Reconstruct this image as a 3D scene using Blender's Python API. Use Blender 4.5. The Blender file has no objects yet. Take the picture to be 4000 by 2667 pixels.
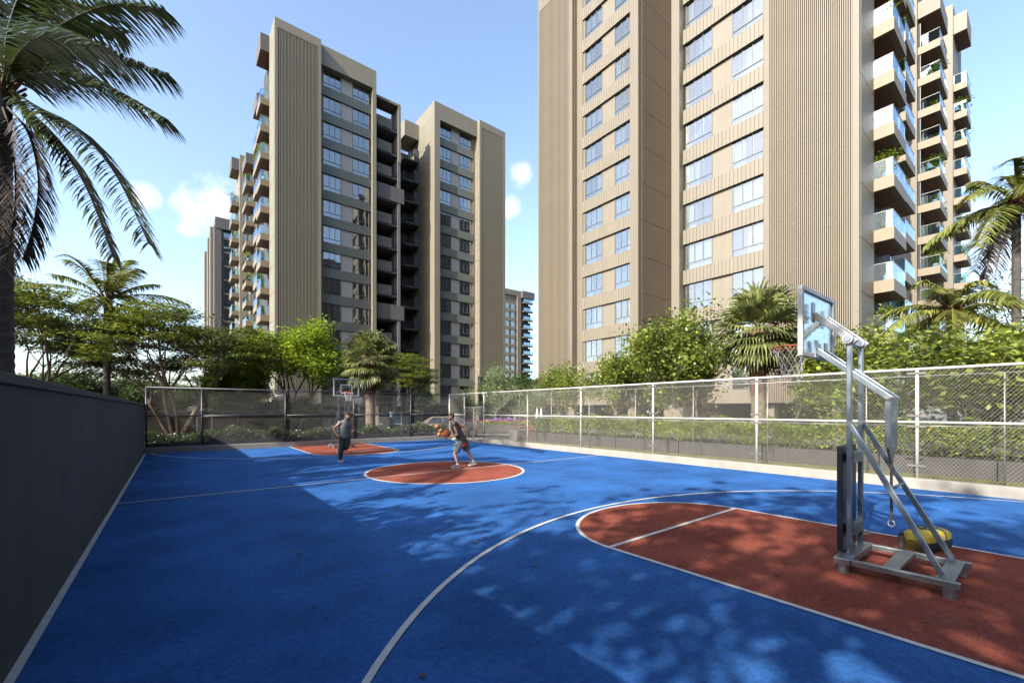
import bpy, math, random
import numpy as np
from mathutils import Vector, Matrix
PI = math.pi
R = math.radians
scene = bpy.context.scene
COL = scene.collection

# ------------------------------------------------------------------ camera
CAM_H = 1.9
FPX, YAW = 1679.17, R(38.38)          # focal length in photo pixels, heading right of +Y
FW = Vector((math.sin(YAW), math.cos(YAW), 0)); RT = Vector((math.cos(YAW), -math.sin(YAW), 0))
cam = bpy.data.cameras.new('camera'); cam_o = bpy.data.objects.new('camera', cam); COL.objects.link(cam_o)
cam.sensor_width = 36.0; cam.lens = FPX / 4000 * 36.0
cam.shift_y = (1600 - 1333.5) / 4000
cam.clip_start = 0.05; cam.clip_end = 3000
cam_o.location = (0, 0, CAM_H); cam_o.rotation_euler = (PI / 2, 0, -YAW)
scene.camera = cam_o
scene.render.resolution_x = 1024; scene.render.resolution_y = 682

# ------------------------------------------------------------------ sky, sun, exposure
SUN_EL, SUN_AZ = R(32.2), R(10.0)       # light travels towards +X and a little +Y
TO_SUN = Vector((-math.cos(SUN_AZ) * math.cos(SUN_EL), -math.sin(SUN_AZ) * math.cos(SUN_EL), math.sin(SUN_EL)))
SUN_STRENGTH, SKY_STRENGTH, EXPOSURE = 4.9, 0.15, 1.52
world = bpy.data.worlds.new('World'); scene.world = world; world.use_nodes = True
wn, wl = world.node_tree.nodes, world.node_tree.links
wn.clear()
w_out = wn.new('ShaderNodeOutputWorld'); w_bg = wn.new('ShaderNodeBackground'); w_sky = wn.new('ShaderNodeTexSky')
w_sky.sky_type = 'NISHITA'; w_sky.sun_disc = False
w_sky.sun_elevation = SUN_EL; w_sky.sun_rotation = math.atan2(TO_SUN.x, TO_SUN.y)
w_sky.air_density = 1.0; w_sky.dust_density = 2.2; w_sky.ozone_density = 1.1; w_sky.altitude = 20
w_bg.inputs['Strength'].default_value = SKY_STRENGTH
# small fair-weather clouds scattered over the whole dome (procedural, by direction)
w_tc = wn.new('ShaderNodeTexCoord')
def vdir(u, v):
    d = FW + RT * ((u - 2000) / FPX) + Vector((0, 0, (1600 - v) / FPX)); return d.normalized()
def wmath(op, a, b=None, c=None):
    n = wn.new('ShaderNodeMath'); n.operation = op
    for i, x in enumerate((a, b, c)):
        if x is None: continue
        if isinstance(x, (int, float)): n.inputs[i].default_value = x
        else: wl.new(x, n.inputs[i])
    return n.outputs[0]
w_no = wn.new('ShaderNodeTexNoise'); w_no.inputs['Scale'].default_value = 22; w_no.inputs['Detail'].default_value = 7; w_no.inputs['Roughness'].default_value = 0.6
wl.new(w_tc.outputs['Generated'], w_no.inputs['Vector'])
w_n2 = wn.new('ShaderNodeTexNoise'); w_n2.inputs['Scale'].default_value = 7; w_n2.inputs['Detail'].default_value = 4
wl.new(w_tc.outputs['Generated'], w_n2.inputs['Vector'])
mask = None
CLOUDS = [(835, 795, .045), (770, 830, .035), (560, 768, .022), (2030, 680, .024), (1992, 808, .022), (3870, 930, .06), (3700, 1180, .07), (735, 885, .018)]
# the rest of the dome, out of frame, has the same sort of clouds
dirs = [(vdir(u, v), s) for u, v, s in CLOUDS]
_rc = random.Random(4)
for k in range(16):
    a, e = _rc.uniform(0, 2 * PI), _rc.uniform(.12, .7)
    d = Vector((math.cos(a) * math.cos(e), math.sin(a) * math.cos(e), math.sin(e)))
    f, r = d.dot(FW), d.dot(RT)
    if f > 0 and abs(r / f) < 1.4 and d.z / f < 1.15: continue      # the photo's own patch of sky holds only the photo's clouds
    dirs.append((d, _rc.uniform(.03, .08)))
for d, s in dirs:
    vs = wn.new('ShaderNodeVectorMath'); vs.operation = 'DISTANCE'
    wl.new(w_tc.outputs['Generated'], vs.inputs[0]); vs.inputs[1].default_value = d
    m = wmath('SUBTRACT', 1.0, wmath('DIVIDE', vs.outputs['Value'], s * 1.45)); m = wmath('MAXIMUM', m, 0.0)
    mask = m if mask is None else wmath('MAXIMUM', mask, m)
dens = wmath('ADD', wmath('MULTIPLY', mask, 1.25), wmath('MULTIPLY', wmath('SUBTRACT', w_no.outputs['Fac'], .5), 2.3))
dens = wmath('MULTIPLY', dens, wmath('MINIMUM', wmath('MULTIPLY', mask, 4.0), 1.0))
mr = wn.new('ShaderNodeMapRange'); mr.interpolation_type = 'SMOOTHSTEP'
mr.inputs['From Min'].default_value = .1; mr.inputs['From Max'].default_value = 1.05; mr.inputs['To Max'].default_value = .6
wl.new(dens, mr.inputs['Value'])
w_mix = wn.new('ShaderNodeMix'); w_mix.data_type = 'RGBA'
wl.new(mr.outputs['Result'], w_mix.inputs['Factor']); wl.new(w_sky.outputs['Color'], w_mix.inputs[6])
w_mix.inputs[7].default_value = (3.3, 3.3, 3.25, 1)
wl.new(w_mix.outputs[2], w_bg.inputs['Color']); wl.new(w_bg.outputs[0], w_out.inputs[0])
sl = bpy.data.lights.new('sun', 'SUN'); sl.energy = SUN_STRENGTH; sl.angle = R(0.7); sl.color = (1.0, .93, .82)
so = bpy.data.objects.new('sun', sl); COL.objects.link(so)
so.rotation_euler = TO_SUN.to_track_quat('Z', 'Y').to_euler()
scene.view_settings.view_transform = 'Standard'; scene.view_settings.look = 'None'
scene.view_settings.exposure = EXPOSURE; scene.view_settings.gamma = 1.0; scene.view_settings.use_curve_mapping = False
scene.cycles.max_bounces = 8; scene.cycles.transparent_max_bounces = 24; scene.cycles.diffuse_bounces = 3
scene.cycles.caustics_reflective = False; scene.cycles.caustics_refractive = False
scene.cycles.use_denoising = True

# ------------------------------------------------------------------ materials
MATS = {}
def pm(name, col, rough=.6, metal=0.0, var=.12, vscale=3.0, bump=0.0, bscale=60.0, spec=.5, col2=None, detail=4, stretch=None, coat=0.0):
    """Principled material with colour variation and fine relief from noise."""
    if name in MATS: return MATS[name]
    col = [c * .71 for c in col]; col2 = [c * .71 for c in col2] if col2 else None      # paint and stone tones for this exposure
    m = bpy.data.materials.new(name); m.use_nodes = True; MATS[name] = m
    n, l = m.node_tree.nodes, m.node_tree.links
    b = n['Principled BSDF']; b.inputs['Roughness'].default_value = rough; b.inputs['Metallic'].default_value = metal
    b.inputs['Specular IOR Level'].default_value = spec
    if coat: b.inputs['Coat Weight'].default_value = coat
    tc = n.new('ShaderNodeTexCoord'); vec = tc.outputs['Object']
    if stretch:
        mp = n.new('ShaderNodeMapping'); mp.inputs['Scale'].default_value = stretch; l.new(vec, mp.inputs['Vector']); vec = mp.outputs[0]
    no = n.new('ShaderNodeTexNoise'); no.inputs['Scale'].default_value = vscale; no.inputs['Detail'].default_value = detail
    l.new(vec, no.inputs['Vector'])
    r = n.new('ShaderNodeValToRGB'); r.color_ramp.elements[0].position = .3; r.color_ramp.elements[1].position = .7
    c1 = [c * (1 - var) for c in col]; c2 = [min(1, c * (1 + var)) for c in (col2 or col)]
    r.color_ramp.elements[0].color = (*c1, 1); r.color_ramp.elements[1].color = (*c2, 1)
    l.new(no.outputs['Fac'], r.inputs['Fac']); l.new(r.outputs[0], b.inputs['Base Color'])
    if bump:
        nb = n.new('ShaderNodeTexNoise'); nb.inputs['Scale'].default_value = bscale; nb.inputs['Detail'].default_value = 3; l.new(vec, nb.inputs['Vector'])
        bp = n.new('ShaderNodeBump'); bp.inputs['Strength'].default_value = bump; bp.inputs['Distance'].default_value = .02
        l.new(nb.outputs['Fac'], bp.inputs['Height']); l.new(bp.outputs[0], b.inputs['Normal'])
    return m

def leaf_mat(name, dark, light, trans=.35, rough=.45, spec=.35):
    if name in MATS: return MATS[name]
    m = bpy.data.materials.new(name); m.use_nodes = True; MATS[name] = m
    n, l = m.node_tree.nodes, m.node_tree.links
    b = n['Principled BSDF']; b.inputs['Roughness'].default_value = rough; b.inputs['Specular IOR Level'].default_value = spec
    g = n.new('ShaderNodeNewGeometry'); tc = n.new('ShaderNodeTexCoord')
    no = n.new('ShaderNodeTexNoise'); no.inputs['Scale'].default_value = .9; no.inputs['Detail'].default_value = 2; l.new(tc.outputs['Object'], no.inputs['Vector'])
    a = n.new('ShaderNodeMath'); a.operation = 'MULTIPLY_ADD'; a.inputs[1].default_value = .55
    l.new(g.outputs['Random Per Island'], a.inputs[0])
    s = n.new('ShaderNodeMath'); s.operation = 'MULTIPLY_ADD'; s.inputs[1].default_value = 1.3; s.inputs[2].default_value = -.42
    l.new(no.outputs['Fac'], s.inputs[0]); l.new(s.outputs[0], a.inputs[2])
    r = n.new('ShaderNodeValToRGB'); r.color_ramp.elements[0].color = (*dark, 1); r.color_ramp.elements[1].color = (*light, 1)
    r.color_ramp.elements[0].position = .1; r.color_ramp.elements[1].position = .9
    l.new(a.outputs[0], r.inputs['Fac']); l.new(r.outputs[0], b.inputs['Base Color'])
    t = n.new('ShaderNodeBsdfTranslucent'); hs = n.new('ShaderNodeHueSaturation'); hs.inputs['Value'].default_value = 1.5; hs.inputs['Saturation'].default_value = 1.05
    l.new(r.outputs[0], hs.inputs['Color']); l.new(hs.outputs[0], t.inputs['Color'])
    mx = n.new('ShaderNodeMixShader'); mx.inputs['Fac'].default_value = trans
    l.new(b.outputs[0], mx.inputs[1]); l.new(t.outputs[0], mx.inputs[2]); l.new(mx.outputs[0], n['Material Output'].inputs['Surface'])
    return m

def glass_mat(name, tint, refl, rough=.02, see=1.0, gcol=(.9, .95, 1.0), flat=False):
    """Sheet glass: see-through with tint, mirror share that grows towards grazing."""
    if name in MATS: return MATS[name]
    m = bpy.data.materials.new(name); m.use_nodes = True; MATS[name] = m
    n, l = m.node_tree.nodes, m.node_tree.links
    n.remove(n['Principled BSDF'])
    tr = n.new('ShaderNodeBsdfTransparent'); tr.inputs['Color'].default_value = (*tint, 1)
    gl = n.new('ShaderNodeBsdfGlossy'); gl.inputs['Roughness'].default_value = rough; gl.inputs['Color'].default_value = (*gcol, 1)
    lw = n.new('ShaderNodeLayerWeight'); lw.inputs['Blend'].default_value = .35
    ma = n.new('ShaderNodeMath'); ma.operation = 'MULTIPLY_ADD'; ma.inputs[1].default_value = .6; ma.inputs[2].default_value = refl; ma.use_clamp = True
    l.new(lw.outputs['Fresnel'], ma.inputs[0])
    if not flat:
        tc = n.new('ShaderNodeTexCoord'); no = n.new('ShaderNodeTexNoise'); no.inputs['Scale'].default_value = .5; l.new(tc.outputs['Object'], no.inputs['Vector'])
        bp = n.new('ShaderNodeBump'); bp.inputs['Strength'].default_value = .02; bp.inputs['Distance'].default_value = .4
        l.new(no.outputs['Fac'], bp.inputs['Height']); l.new(bp.outputs[0], gl.inputs['Normal'])
    mx = n.new('ShaderNodeMixShader'); l.new(ma.outputs[0], mx.inputs['Fac']); l.new(tr.outputs[0], mx.inputs[1]); l.new(gl.outputs[0], mx.inputs[2])
    l.new(mx.outputs[0], n['Material Output'].inputs['Surface'])
    return m

# ------------------------------------------------------------------ mesh + object helpers
ORG = {}                                        # world origin of every root / part (no rotation while building)
class MB:
    """collects shapes in world coordinates; build() links them as ONE mesh object"""
    def __init__(s): s.v, s.f = [], []
    def add(s, vs, fs):
        o = len(s.v); s.v += [tuple(p) for p in vs]; s.f += [tuple(i + o for i in f) for f in fs]; return s
    def box(s, x0, y0, z0, x1, y1, z1):
        x0, x1 = sorted((x0, x1)); y0, y1 = sorted((y0, y1)); z0, z1 = sorted((z0, z1))
        return s.add([(x0, y0, z0), (x1, y0, z0), (x1, y1, z0), (x0, y1, z0), (x0, y0, z1), (x1, y0, z1), (x1, y1, z1), (x0, y1, z1)],
                     [(0, 3, 2, 1), (4, 5, 6, 7), (0, 1, 5, 4), (1, 2, 6, 5), (2, 3, 7, 6), (3, 0, 4, 7)])
    def tube(s, pts, radii, n=8, cap=True):
        pts = [Vector(p) for p in pts]
        if isinstance(radii, (int, float)): radii = [radii] * len(pts)
        vs, fs = [], []; up0 = None
        for i, p in enumerate(pts):
            d = (pts[min(i + 1, len(pts) - 1)] - pts[max(i - 1, 0)])
            d = d.normalized() if d.length > 1e-9 else Vector((0, 0, 1))
            if up0 is None: up0 = d.orthogonal().normalized()
            a = (up0 - d * up0.dot(d)); a = a.normalized() if a.length > 1e-6 else d.orthogonal().normalized(); up0 = a; b = d.cross(a)
            for k in range(n):
                t = 2 * PI * k / n; vs.append(p + (a * math.cos(t) + b * math.sin(t)) * radii[i])
        for i in range(len(pts) - 1):
            for k in range(n):
                k2 = (k + 1) % n; fs.append((i * n + k, i * n + k2, (i + 1) * n + k2, (i + 1) * n + k))
        if cap: fs.append(tuple(range(n))[::-1]); fs.append(tuple((len(pts) - 1) * n + k for k in range(n)))
        return s.add(vs, fs)
    def bar(s, p0, p1, w, h, side=None):
        """rectangular bar from p0 to p1; w along side, h across"""
        p0, p1 = Vector(p0), Vector(p1); d = (p1 - p0).normalized()
        a = Vector(side) if side else (Vector((0, 0, 1)).cross(d) if abs(d.z) < .95 else Vector((1, 0, 0)))
        a = (a - d * a.dot(d)).normalized(); b = d.cross(a)
        c = [a * (w / 2 * i) + b * (h / 2 * j) for i, j in ((-1, -1), (1, -1), (1, 1), (-1, 1))]
        return s.add([p0 + x for x in c] + [p1 + x for x in c], [(3, 2, 1, 0), (4, 5, 6, 7), (0, 1, 5, 4), (1, 2, 6, 5), (2, 3, 7, 6), (3, 0, 4, 7)])
    def lathe(s, prof, c=(0, 0, 0), n=20, sx=1, sy=1):
        vs, fs = [], []
        for r, z in prof:
            for k in range(n): t = 2 * PI * k / n; vs.append((c[0] + r * sx * math.cos(t), c[1] + r * sy * math.sin(t), c[2] + z))
        for i in range(len(prof) - 1):
            for k in range(n): k2 = (k + 1) % n; fs.append((i * n + k, i * n + k2, (i + 1) * n + k2, (i + 1) * n + k))
        fs.append(tuple(range(n))[::-1]); fs.append(tuple((len(prof) - 1) * n + k for k in range(n)))
        return s.add(vs, fs)
    def ball(s, c, r, n=16, m=10):
        r = (r, r, r) if isinstance(r, (int, float)) else r
        vs = [(c[0], c[1], c[2] - r[2])]; fs = []
        for i in range(1, m):
            a = PI * i / m
            for k in range(n): t = 2 * PI * k / n; vs.append((c[0] + r[0] * math.sin(a) * math.cos(t), c[1] + r[1] * math.sin(a) * math.sin(t), c[2] - r[2] * math.cos(a)))
        vs.append((c[0], c[1], c[2] + r[2]))
        for k in range(n):
            k2 = (k + 1) % n; fs.append((0, 1 + k2, 1 + k)); e = 1 + (m - 2) * n; fs.append((e + k, e + k2, len(vs) - 1))
            for i in range(m - 2): fs.append((1 + i * n + k, 1 + i * n + k2, 1 + (i + 1) * n + k2, 1 + (i + 1) * n + k))
        return s.add(vs, fs)
    def prism(s, poly, axis_vec, origin=(0, 0, 0), ex=(1, 0, 0), ey=(0, 0, 1)):
        """polygon (2D list) in the plane origin+ex,ey, extruded by axis_vec"""
        o, ex, ey, av = Vector(origin), Vector(ex), Vector(ey), Vector(axis_vec); n = len(poly)
        a = [o + ex * x + ey * y for x, y in poly]
        return s.add(a + [p + av for p in a], [tuple(range(n))[::-1], tuple(range(n, 2 * n))] + [(i, (i + 1) % n, n + (i + 1) % n, n + i) for i in range(n)])
    def loft(s, rings, cap=True):
        n = len(rings[0]); vs = [p for r in rings for p in r]; fs = []
        for i in range(len(rings) - 1):
            for k in range(n): k2 = (k + 1) % n; fs.append((i * n + k, i * n + k2, (i + 1) * n + k2, (i + 1) * n + k))
        if cap: fs.append(tuple(range(n))[::-1]); fs.append(tuple((len(rings) - 1) * n + k for k in range(n)))
        return s.add(vs, fs)
    def mesh(s, name, mat, org=(0, 0, 0), smooth=False):
        me = bpy.data.meshes.new(name); o = Vector(org)
        me.from_pydata([(p[0] - o.x, p[1] - o.y, p[2] - o.z) for p in s.v], [], s.f)
        if mat: me.materials.append(mat)
        if smooth: me.polygons.foreach_set('use_smooth', [True] * len(me.polygons))
        me.update(); return me
    def build(s, name, mat, parent=None, smooth=False, at=None, bevel=0, **props):
        org = Vector(at) if at is not None else (ORG[parent.name] if parent else Vector((0, 0, 0)))
        ob = bpy.data.objects.new(name, s.mesh(name, mat, org, smooth)); COL.objects.link(ob)
        link(ob, parent, org)
        if bevel:
            md = ob.modifiers.new('bevel', 'BEVEL'); md.width = bevel; md.segments = 2; md.limit_method = 'ANGLE'; md.angle_limit = R(40)
        for k, v in props.items(): ob[k] = v
        return ob
def link(ob, parent, org):
    org = Vector(org); ORG[ob.name] = org
    if parent: ob.parent = parent; ob.location = org - ORG[parent.name]
    else: ob.location = org
def empty(name, label, cat, at=(0, 0, 0), group=None):
    o = bpy.data.objects.new(name, None); COL.objects.link(o); o.empty_display_size = .2
    link(o, None, at); return tag(o, label, cat, group)
def tag(o, label, cat, group=None, kind=None):
    o['label'] = label; o['category'] = cat
    if group: o['group'] = group
    if kind: o['kind'] = kind
    return o
def struct(o): o['kind'] = 'structure'; return o
def put(name, me, parent, at):
    """a part that shares mesh data, at a world place"""
    o = bpy.data.objects.new(name, me); COL.objects.link(o); link(o, parent, at); return o
def copy_tree(o, parent=None):
    c = o.copy(); COL.objects.link(c); c.parent = parent
    for ch in o.children: copy_tree(ch, c)
    return c
def boxmesh(name, dx, dy, dz, mat, centre=False):
    b = MB()
    if centre: b.box(-dx / 2, -dy / 2, 0, dx / 2, dy / 2, dz)
    else: b.box(0, 0, 0, dx, dy, dz)
    return b.mesh(name, mat)
def npmesh(name, V, F, mat, smooth=False):
    """fast mesh from numpy arrays; F is (m,3) or (m,4)"""
    me = bpy.data.meshes.new(name); V = np.asarray(V, np.float32); F = np.asarray(F, np.int32); k = F.shape[1]
    me.vertices.add(len(V)); me.vertices.foreach_set('co', V.ravel())
    me.loops.add(F.size); me.loops.foreach_set('vertex_index', F.ravel())
    me.polygons.add(len(F)); me.polygons.foreach_set('loop_start', np.arange(0, F.size, k, dtype=np.int32))
    if mat: me.materials.append(mat)
    me.update(calc_edges=True)
    if smooth: me.polygons.foreach_set('use_smooth', np.ones(len(F), bool))
    return me
def at(u, v, d):
    """a photo pixel and a distance along the view axis -> a point of the place"""
    return FW * d + RT * (d * (u - 2000) / FPX) + Vector((0, 0, CAM_H + d * (1600 - v) / FPX))
def gp(u, v, z=0.0):
    return at(u, v, (CAM_H - z) * FPX / (v - 1600))
# ------------------------------------------------------------------ the materials of the place
def court_mat(name, c, c2, wear):
    m = pm(name, c, rough=.85, var=.10, vscale=1.1, bump=.35, bscale=170, spec=.08, col2=c2, detail=6)
    n, l = m.node_tree.nodes, m.node_tree.links
    b = n['Principled BSDF']; base = b.inputs['Base Color'].links[0].from_socket
    tc = n.new('ShaderNodeTexCoord')
    sp = n.new('ShaderNodeTexNoise'); sp.inputs['Scale'].default_value = 120; sp.inputs['Detail'].default_value = 2; l.new(tc.outputs['Object'], sp.inputs['Vector'])
    mr = n.new('ShaderNodeMapRange'); mr.inputs['From Min'].default_value = .3; mr.inputs['From Max'].default_value = .7; mr.inputs['To Min'].default_value = .6; mr.inputs['To Max'].default_value = 1.4
    l.new(sp.outputs['Fac'], mr.inputs['Value'])
    sc = n.new('ShaderNodeTexNoise'); sc.inputs['Scale'].default_value = .45; sc.inputs['Detail'].default_value = 8; sc.inputs['Roughness'].default_value = .65; l.new(tc.outputs['Object'], sc.inputs['Vector'])
    m2 = n.new('ShaderNodeMapRange'); m2.inputs['From Min'].default_value = .35; m2.inputs['From Max'].default_value = .68; m2.inputs['To Min'].default_value = 1 - wear; m2.inputs['To Max'].default_value = 1 + wear
    l.new(sc.outputs['Fac'], m2.inputs['Value'])
    mu = n.new('ShaderNodeMath'); mu.operation = 'MULTIPLY'; l.new(mr.outputs[0], mu.inputs[0]); l.new(m2.outputs[0], mu.inputs[1])
    vm = n.new('ShaderNodeVectorMath'); vm.operation = 'SCALE'; l.new(base, vm.inputs[0]); l.new(mu.outputs[0], vm.inputs['Scale'])
    l.new(vm.outputs[0], b.inputs['Base Color'])
    mg = n.new('ShaderNodeTexNoise'); mg.inputs['Scale'].default_value = 17; mg.inputs['Detail'].default_value = 6; mg.inputs['Roughness'].default_value = .75; l.new(tc.outputs['Object'], mg.inputs['Vector'])
    m3 = n.new('ShaderNodeMapRange'); m3.inputs['From Min'].default_value = .3; m3.inputs['From Max'].default_value = .7; m3.inputs['To Min'].default_value = .68; m3.inputs['To Max'].default_value = 1.32
    l.new(mg.outputs['Fac'], m3.inputs['Value']); v2 = n.new('ShaderNodeVectorMath'); v2.operation = 'SCALE'; l.new(vm.outputs[0], v2.inputs[0]); l.new(m3.outputs[0], v2.inputs['Scale'])
    # pale dusty scuffs
    du = n.new('ShaderNodeTexNoise'); du.inputs['Scale'].default_value = 2.3; du.inputs['Detail'].default_value = 10; du.inputs['Roughness'].default_value = .8; l.new(tc.outputs['Object'], du.inputs['Vector'])
    m4 = n.new('ShaderNodeMapRange'); m4.inputs['From Min'].default_value = .56; m4.inputs['From Max'].default_value = .80; m4.inputs['To Max'].default_value = .16
    l.new(du.outputs['Fac'], m4.inputs['Value']); mx = n.new('ShaderNodeMix'); mx.data_type = 'RGBA'; l.new(m4.outputs[0], mx.inputs['Factor']); l.new(v2.outputs[0], mx.inputs[6]); mx.inputs[7].default_value = (.24, .24, .24, 1)
    l.new(mx.outputs[2], b.inputs['Base Color'])
    return m
M_BLUE = court_mat('blue_court', (.028, .110, .325), (.033, .122, .355), .24)
M_RED = court_mat('red_court', (.225, .060, .040), (.25, .070, .047), .26)
M_LINE = pm('white_line', (.55, .56, .55), .7, var=.10, vscale=9, bump=.2, bscale=200)
M_KERB = pm('kerb_concrete', (.29, .275, .24), .85, var=.14, vscale=2.2, bump=.25, bscale=40, detail=8)
M_WALL = pm('dark_concrete', (.032, .038, .045), .8, var=.22, vscale=1.3, bump=.3, bscale=30, detail=9, stretch=(1, 1, .55))
M_COPING = pm('dark_coping', (.022, .025, .032), .6, var=.12)
M_TAN = pm('tan_cladding', (.150, .130, .097), .55, var=.04, vscale=.6, bump=.03, bscale=30)
M_TAN2 = pm('light_tan_panel', (.180, .158, .122), .5, var=.04, vscale=1.2)
M_SLAT = pm('tan_slat', (.195, .165, .12), .5, var=.06, vscale=.4)
M_BACK = pm('slat_backing', (.045, .038, .03), .7, var=.1)
M_BROWN = pm('brown_cladding', (.165, .133, .100), .6, var=.05, vscale=.5)
M_GREYW = pm('pale_grey_panel', (.36, .355, .355), .55, var=.03)
M_DKGREY = pm('dark_grey_render', (.09, .089, .09), .75, var=.12, vscale=8, bump=.3, bscale=30)
M_CORE = pm('core_concrete', (.125, .13, .135), .8, var=.08)
M_OLIVE = pm('olive_backing', (.07, .078, .058), .7, var=.1)
M_ROOM = pm('dark_interior', (.035, .035, .038), .8, var=.3, vscale=.7)
M_FRAME = pm('window_frame_grey', (.10, .115, .13), .4, var=.05)
M_WGLASS = glass_mat('window_glass', (.72, .77, .79), .19, gcol=(.95, .95, .93))
M_BGLASS = glass_mat('balcony_glass', (.72, .86, .92), .13)
M_HGLASS = glass_mat('board_glass', (.86, .93, .97), .05, flat=True)
M_CURT = pm('curtain_cloth', (.6, .6, .58), .9, var=.06)
M_WOOD = pm('soffit_wood', (.17, .065, .03), .55, var=.3, vscale=2.5, stretch=(1, 9, 9), bump=.1)
M_CREAM = pm('balcony_cream', (.20, .162, .107), .55, var=.03)
M_STEEL = pm('brushed_steel', (.29, .36, .44), .36, metal=.9, var=.10, vscale=6, stretch=(1, 1, .15), bump=.04, bscale=90)
M_STEELL = pm('pale_steel', (.36, .39, .42), .40, metal=.8, var=.08, vscale=7)
M_PAD = pm('dark_pad', (.018, .022, .03), .4, var=.2, vscale=2)
M_WPAINT = pm('white_paint', (.72, .71, .68), .5, var=.07, vscale=5)
M_FPOST = pm('fence_white', (.46, .445, .42), .45, var=.10, vscale=3)
M_FDARK = pm('fence_shade_navy', (.028, .024, .045), .45, var=.2, vscale=3)  # shade and its purple-blue reflections put into the colour of the posts
M_WIRE = pm('galvanised_wire', (.27, .26, .24), .45, metal=.2, var=.12, vscale=6)
M_CLAMP = pm('clamp_grey', (.12, .115, .11), .6, var=.2)
M_ORANGE = pm('orange_rim', (.58, .075, .03), .45, var=.08)
M_NET = pm('net_cord', (.5, .5, .52), .8, var=.05)
M_BARK = pm('grey_bark', (.16, .115, .08), .9, var=.35, vscale=5, bump=.8, bscale=18, stretch=(1, 1, .3))
M_BARKP = pm('pale_bark', (.135, .108, .075), .9, var=.3, vscale=5, bump=.6, bscale=20)
M_PALMT = pm('palm_trunk', (.06, .056, .054), .9, var=.35, vscale=3, bump=.7, bscale=14, stretch=(1, 1, 3))
M_FIBRE = pm('palm_fibre', (.11, .055, .03), .95, var=.4, vscale=9, stretch=(3, 3, .4))
M_SOIL = pm('soil', (.07, .05, .035), .95, var=.3, vscale=4, bump=.5)
M_PLANTER = pm('planter_black', (.045, .042, .040), .7, var=.18, vscale=4, bump=.15)
M_GRASS_S = pm('dry_turf', (.17, .155, .04), .95, var=.35, vscale=9, bump=.6, bscale=70, col2=(.13, .14, .04))
M_PAVE = pm('pale_paving', (.20, .195, .185), .85, var=.12, vscale=1.5, bump=.2)
M_GROUND = pm('ground_grey', (.12, .115, .105), .9, var=.18, vscale=.35, bump=.2, bscale=20, detail=8)
M_CHROME = pm('grey_metal', (.33, .33, .33), .45, metal=.5, var=.12)
L_RAIN = leaf_mat('rain_tree_leaf', (.020, .036, .007), (.165, .19, .028), .28)
L_BRIGHT = leaf_mat('bright_leaf', (.045, .085, .010), (.23, .29, .03), .38)
L_DARK = leaf_mat('dark_leaf', (.015, .031, .010), (.065, .095, .02), .25)
L_OLIVE = leaf_mat('grey_green_leaf', (.075, .105, .045), (.19, .23, .11), .35)
L_GLOSSY = leaf_mat('glossy_leaf', (.022, .044, .009), (.21, .25, .035), .28, rough=.32, spec=.6)
L_HEDGE = leaf_mat('hedge_leaf', (.055, .09, .012), (.30, .36, .05), .34)
L_PALM = leaf_mat('backlit_tone_palm_leaflet', (.012, .026, .012), (.06, .075, .018), .14, rough=.35, spec=.55)  # near-black green: the backlit look is put into the leaflet colour
L_PALMY = leaf_mat('sunlit_palm_leaflet', (.05, .07, .016), (.26, .27, .07), .3, rough=.4)  # paler copy, with the sunlit look put into the colour
L_FAN = leaf_mat('fan_leaf', (.025, .042, .014), (.175, .185, .06), .22, rough=.4)
L_DRY = leaf_mat('dry_frond', (.03, .027, .03), (.09, .075, .065), .15, rough=.8)
L_DRYL = leaf_mat('dead_leaf', (.14, .07, .025), (.30, .16, .05), .2, rough=.8)
L_FLOW = pm('white_petal', (.75, .78, .80), .6, var=.05)
L_PINK = pm('pink_petal', (.55, .16, .28), .6, var=.3, vscale=7)
L_PURP = pm('purple_petal', (.30, .16, .55), .6, var=.25, vscale=7)
L_YEL = pm('yellow_petal', (.75, .42, .03), .6, var=.25, vscale=7)
M_TAN_A = pm('light_lifted_tan_cladding', (.20, .182, .138), .55, var=.04, vscale=.6, bump=.03, bscale=30)  # lighter copy of the tan, stands in for light on the left tower
M_TAN2_A = pm('shade_tinted_spandrel_panel', (.145, .160, .142), .5, var=.04, vscale=1.2)  # grey-green of the shaded window face put into the panel colour
M_SLAT_A = pm('light_lifted_slat', (.21, .192, .145), .5, var=.06, vscale=.4)  # slats lightened with the cladding, in place of light
def weather(m, amt=.10):
    '''rain streaks: long vertical noise darkens the cladding a little'''
    n, l = m.node_tree.nodes, m.node_tree.links; b = n['Principled BSDF']; src = b.inputs['Base Color'].links[0].from_socket
    g = n.new('ShaderNodeNewGeometry'); mp = n.new('ShaderNodeMapping'); mp.inputs['Scale'].default_value = (1.4, 1.4, .05); l.new(g.outputs['Position'], mp.inputs['Vector'])
    no = n.new('ShaderNodeTexNoise'); no.inputs['Scale'].default_value = 1.0; no.inputs['Detail'].default_value = 6; no.inputs['Roughness'].default_value = .7; l.new(mp.outputs[0], no.inputs['Vector'])
    mr = n.new('ShaderNodeMapRange'); mr.inputs['From Min'].default_value = .3; mr.inputs['From Max'].default_value = .7; mr.inputs['To Min'].default_value = 1 - amt; mr.inputs['To Max'].default_value = 1 + amt * .6; l.new(no.outputs['Fac'], mr.inputs['Value'])
    vm = n.new('ShaderNodeVectorMath'); vm.operation = 'SCALE'; l.new(src, vm.inputs[0]); l.new(mr.outputs[0], vm.inputs['Scale']); l.new(vm.outputs[0], b.inputs['Base Color'])
for m_ in (M_TAN, M_TAN_A, M_BROWN, M_CREAM, M_TAN2, M_TAN2_A, M_DKGREY): weather(m_)
weather(M_WALL, .42); weather(M_KERB, .12)
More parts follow.
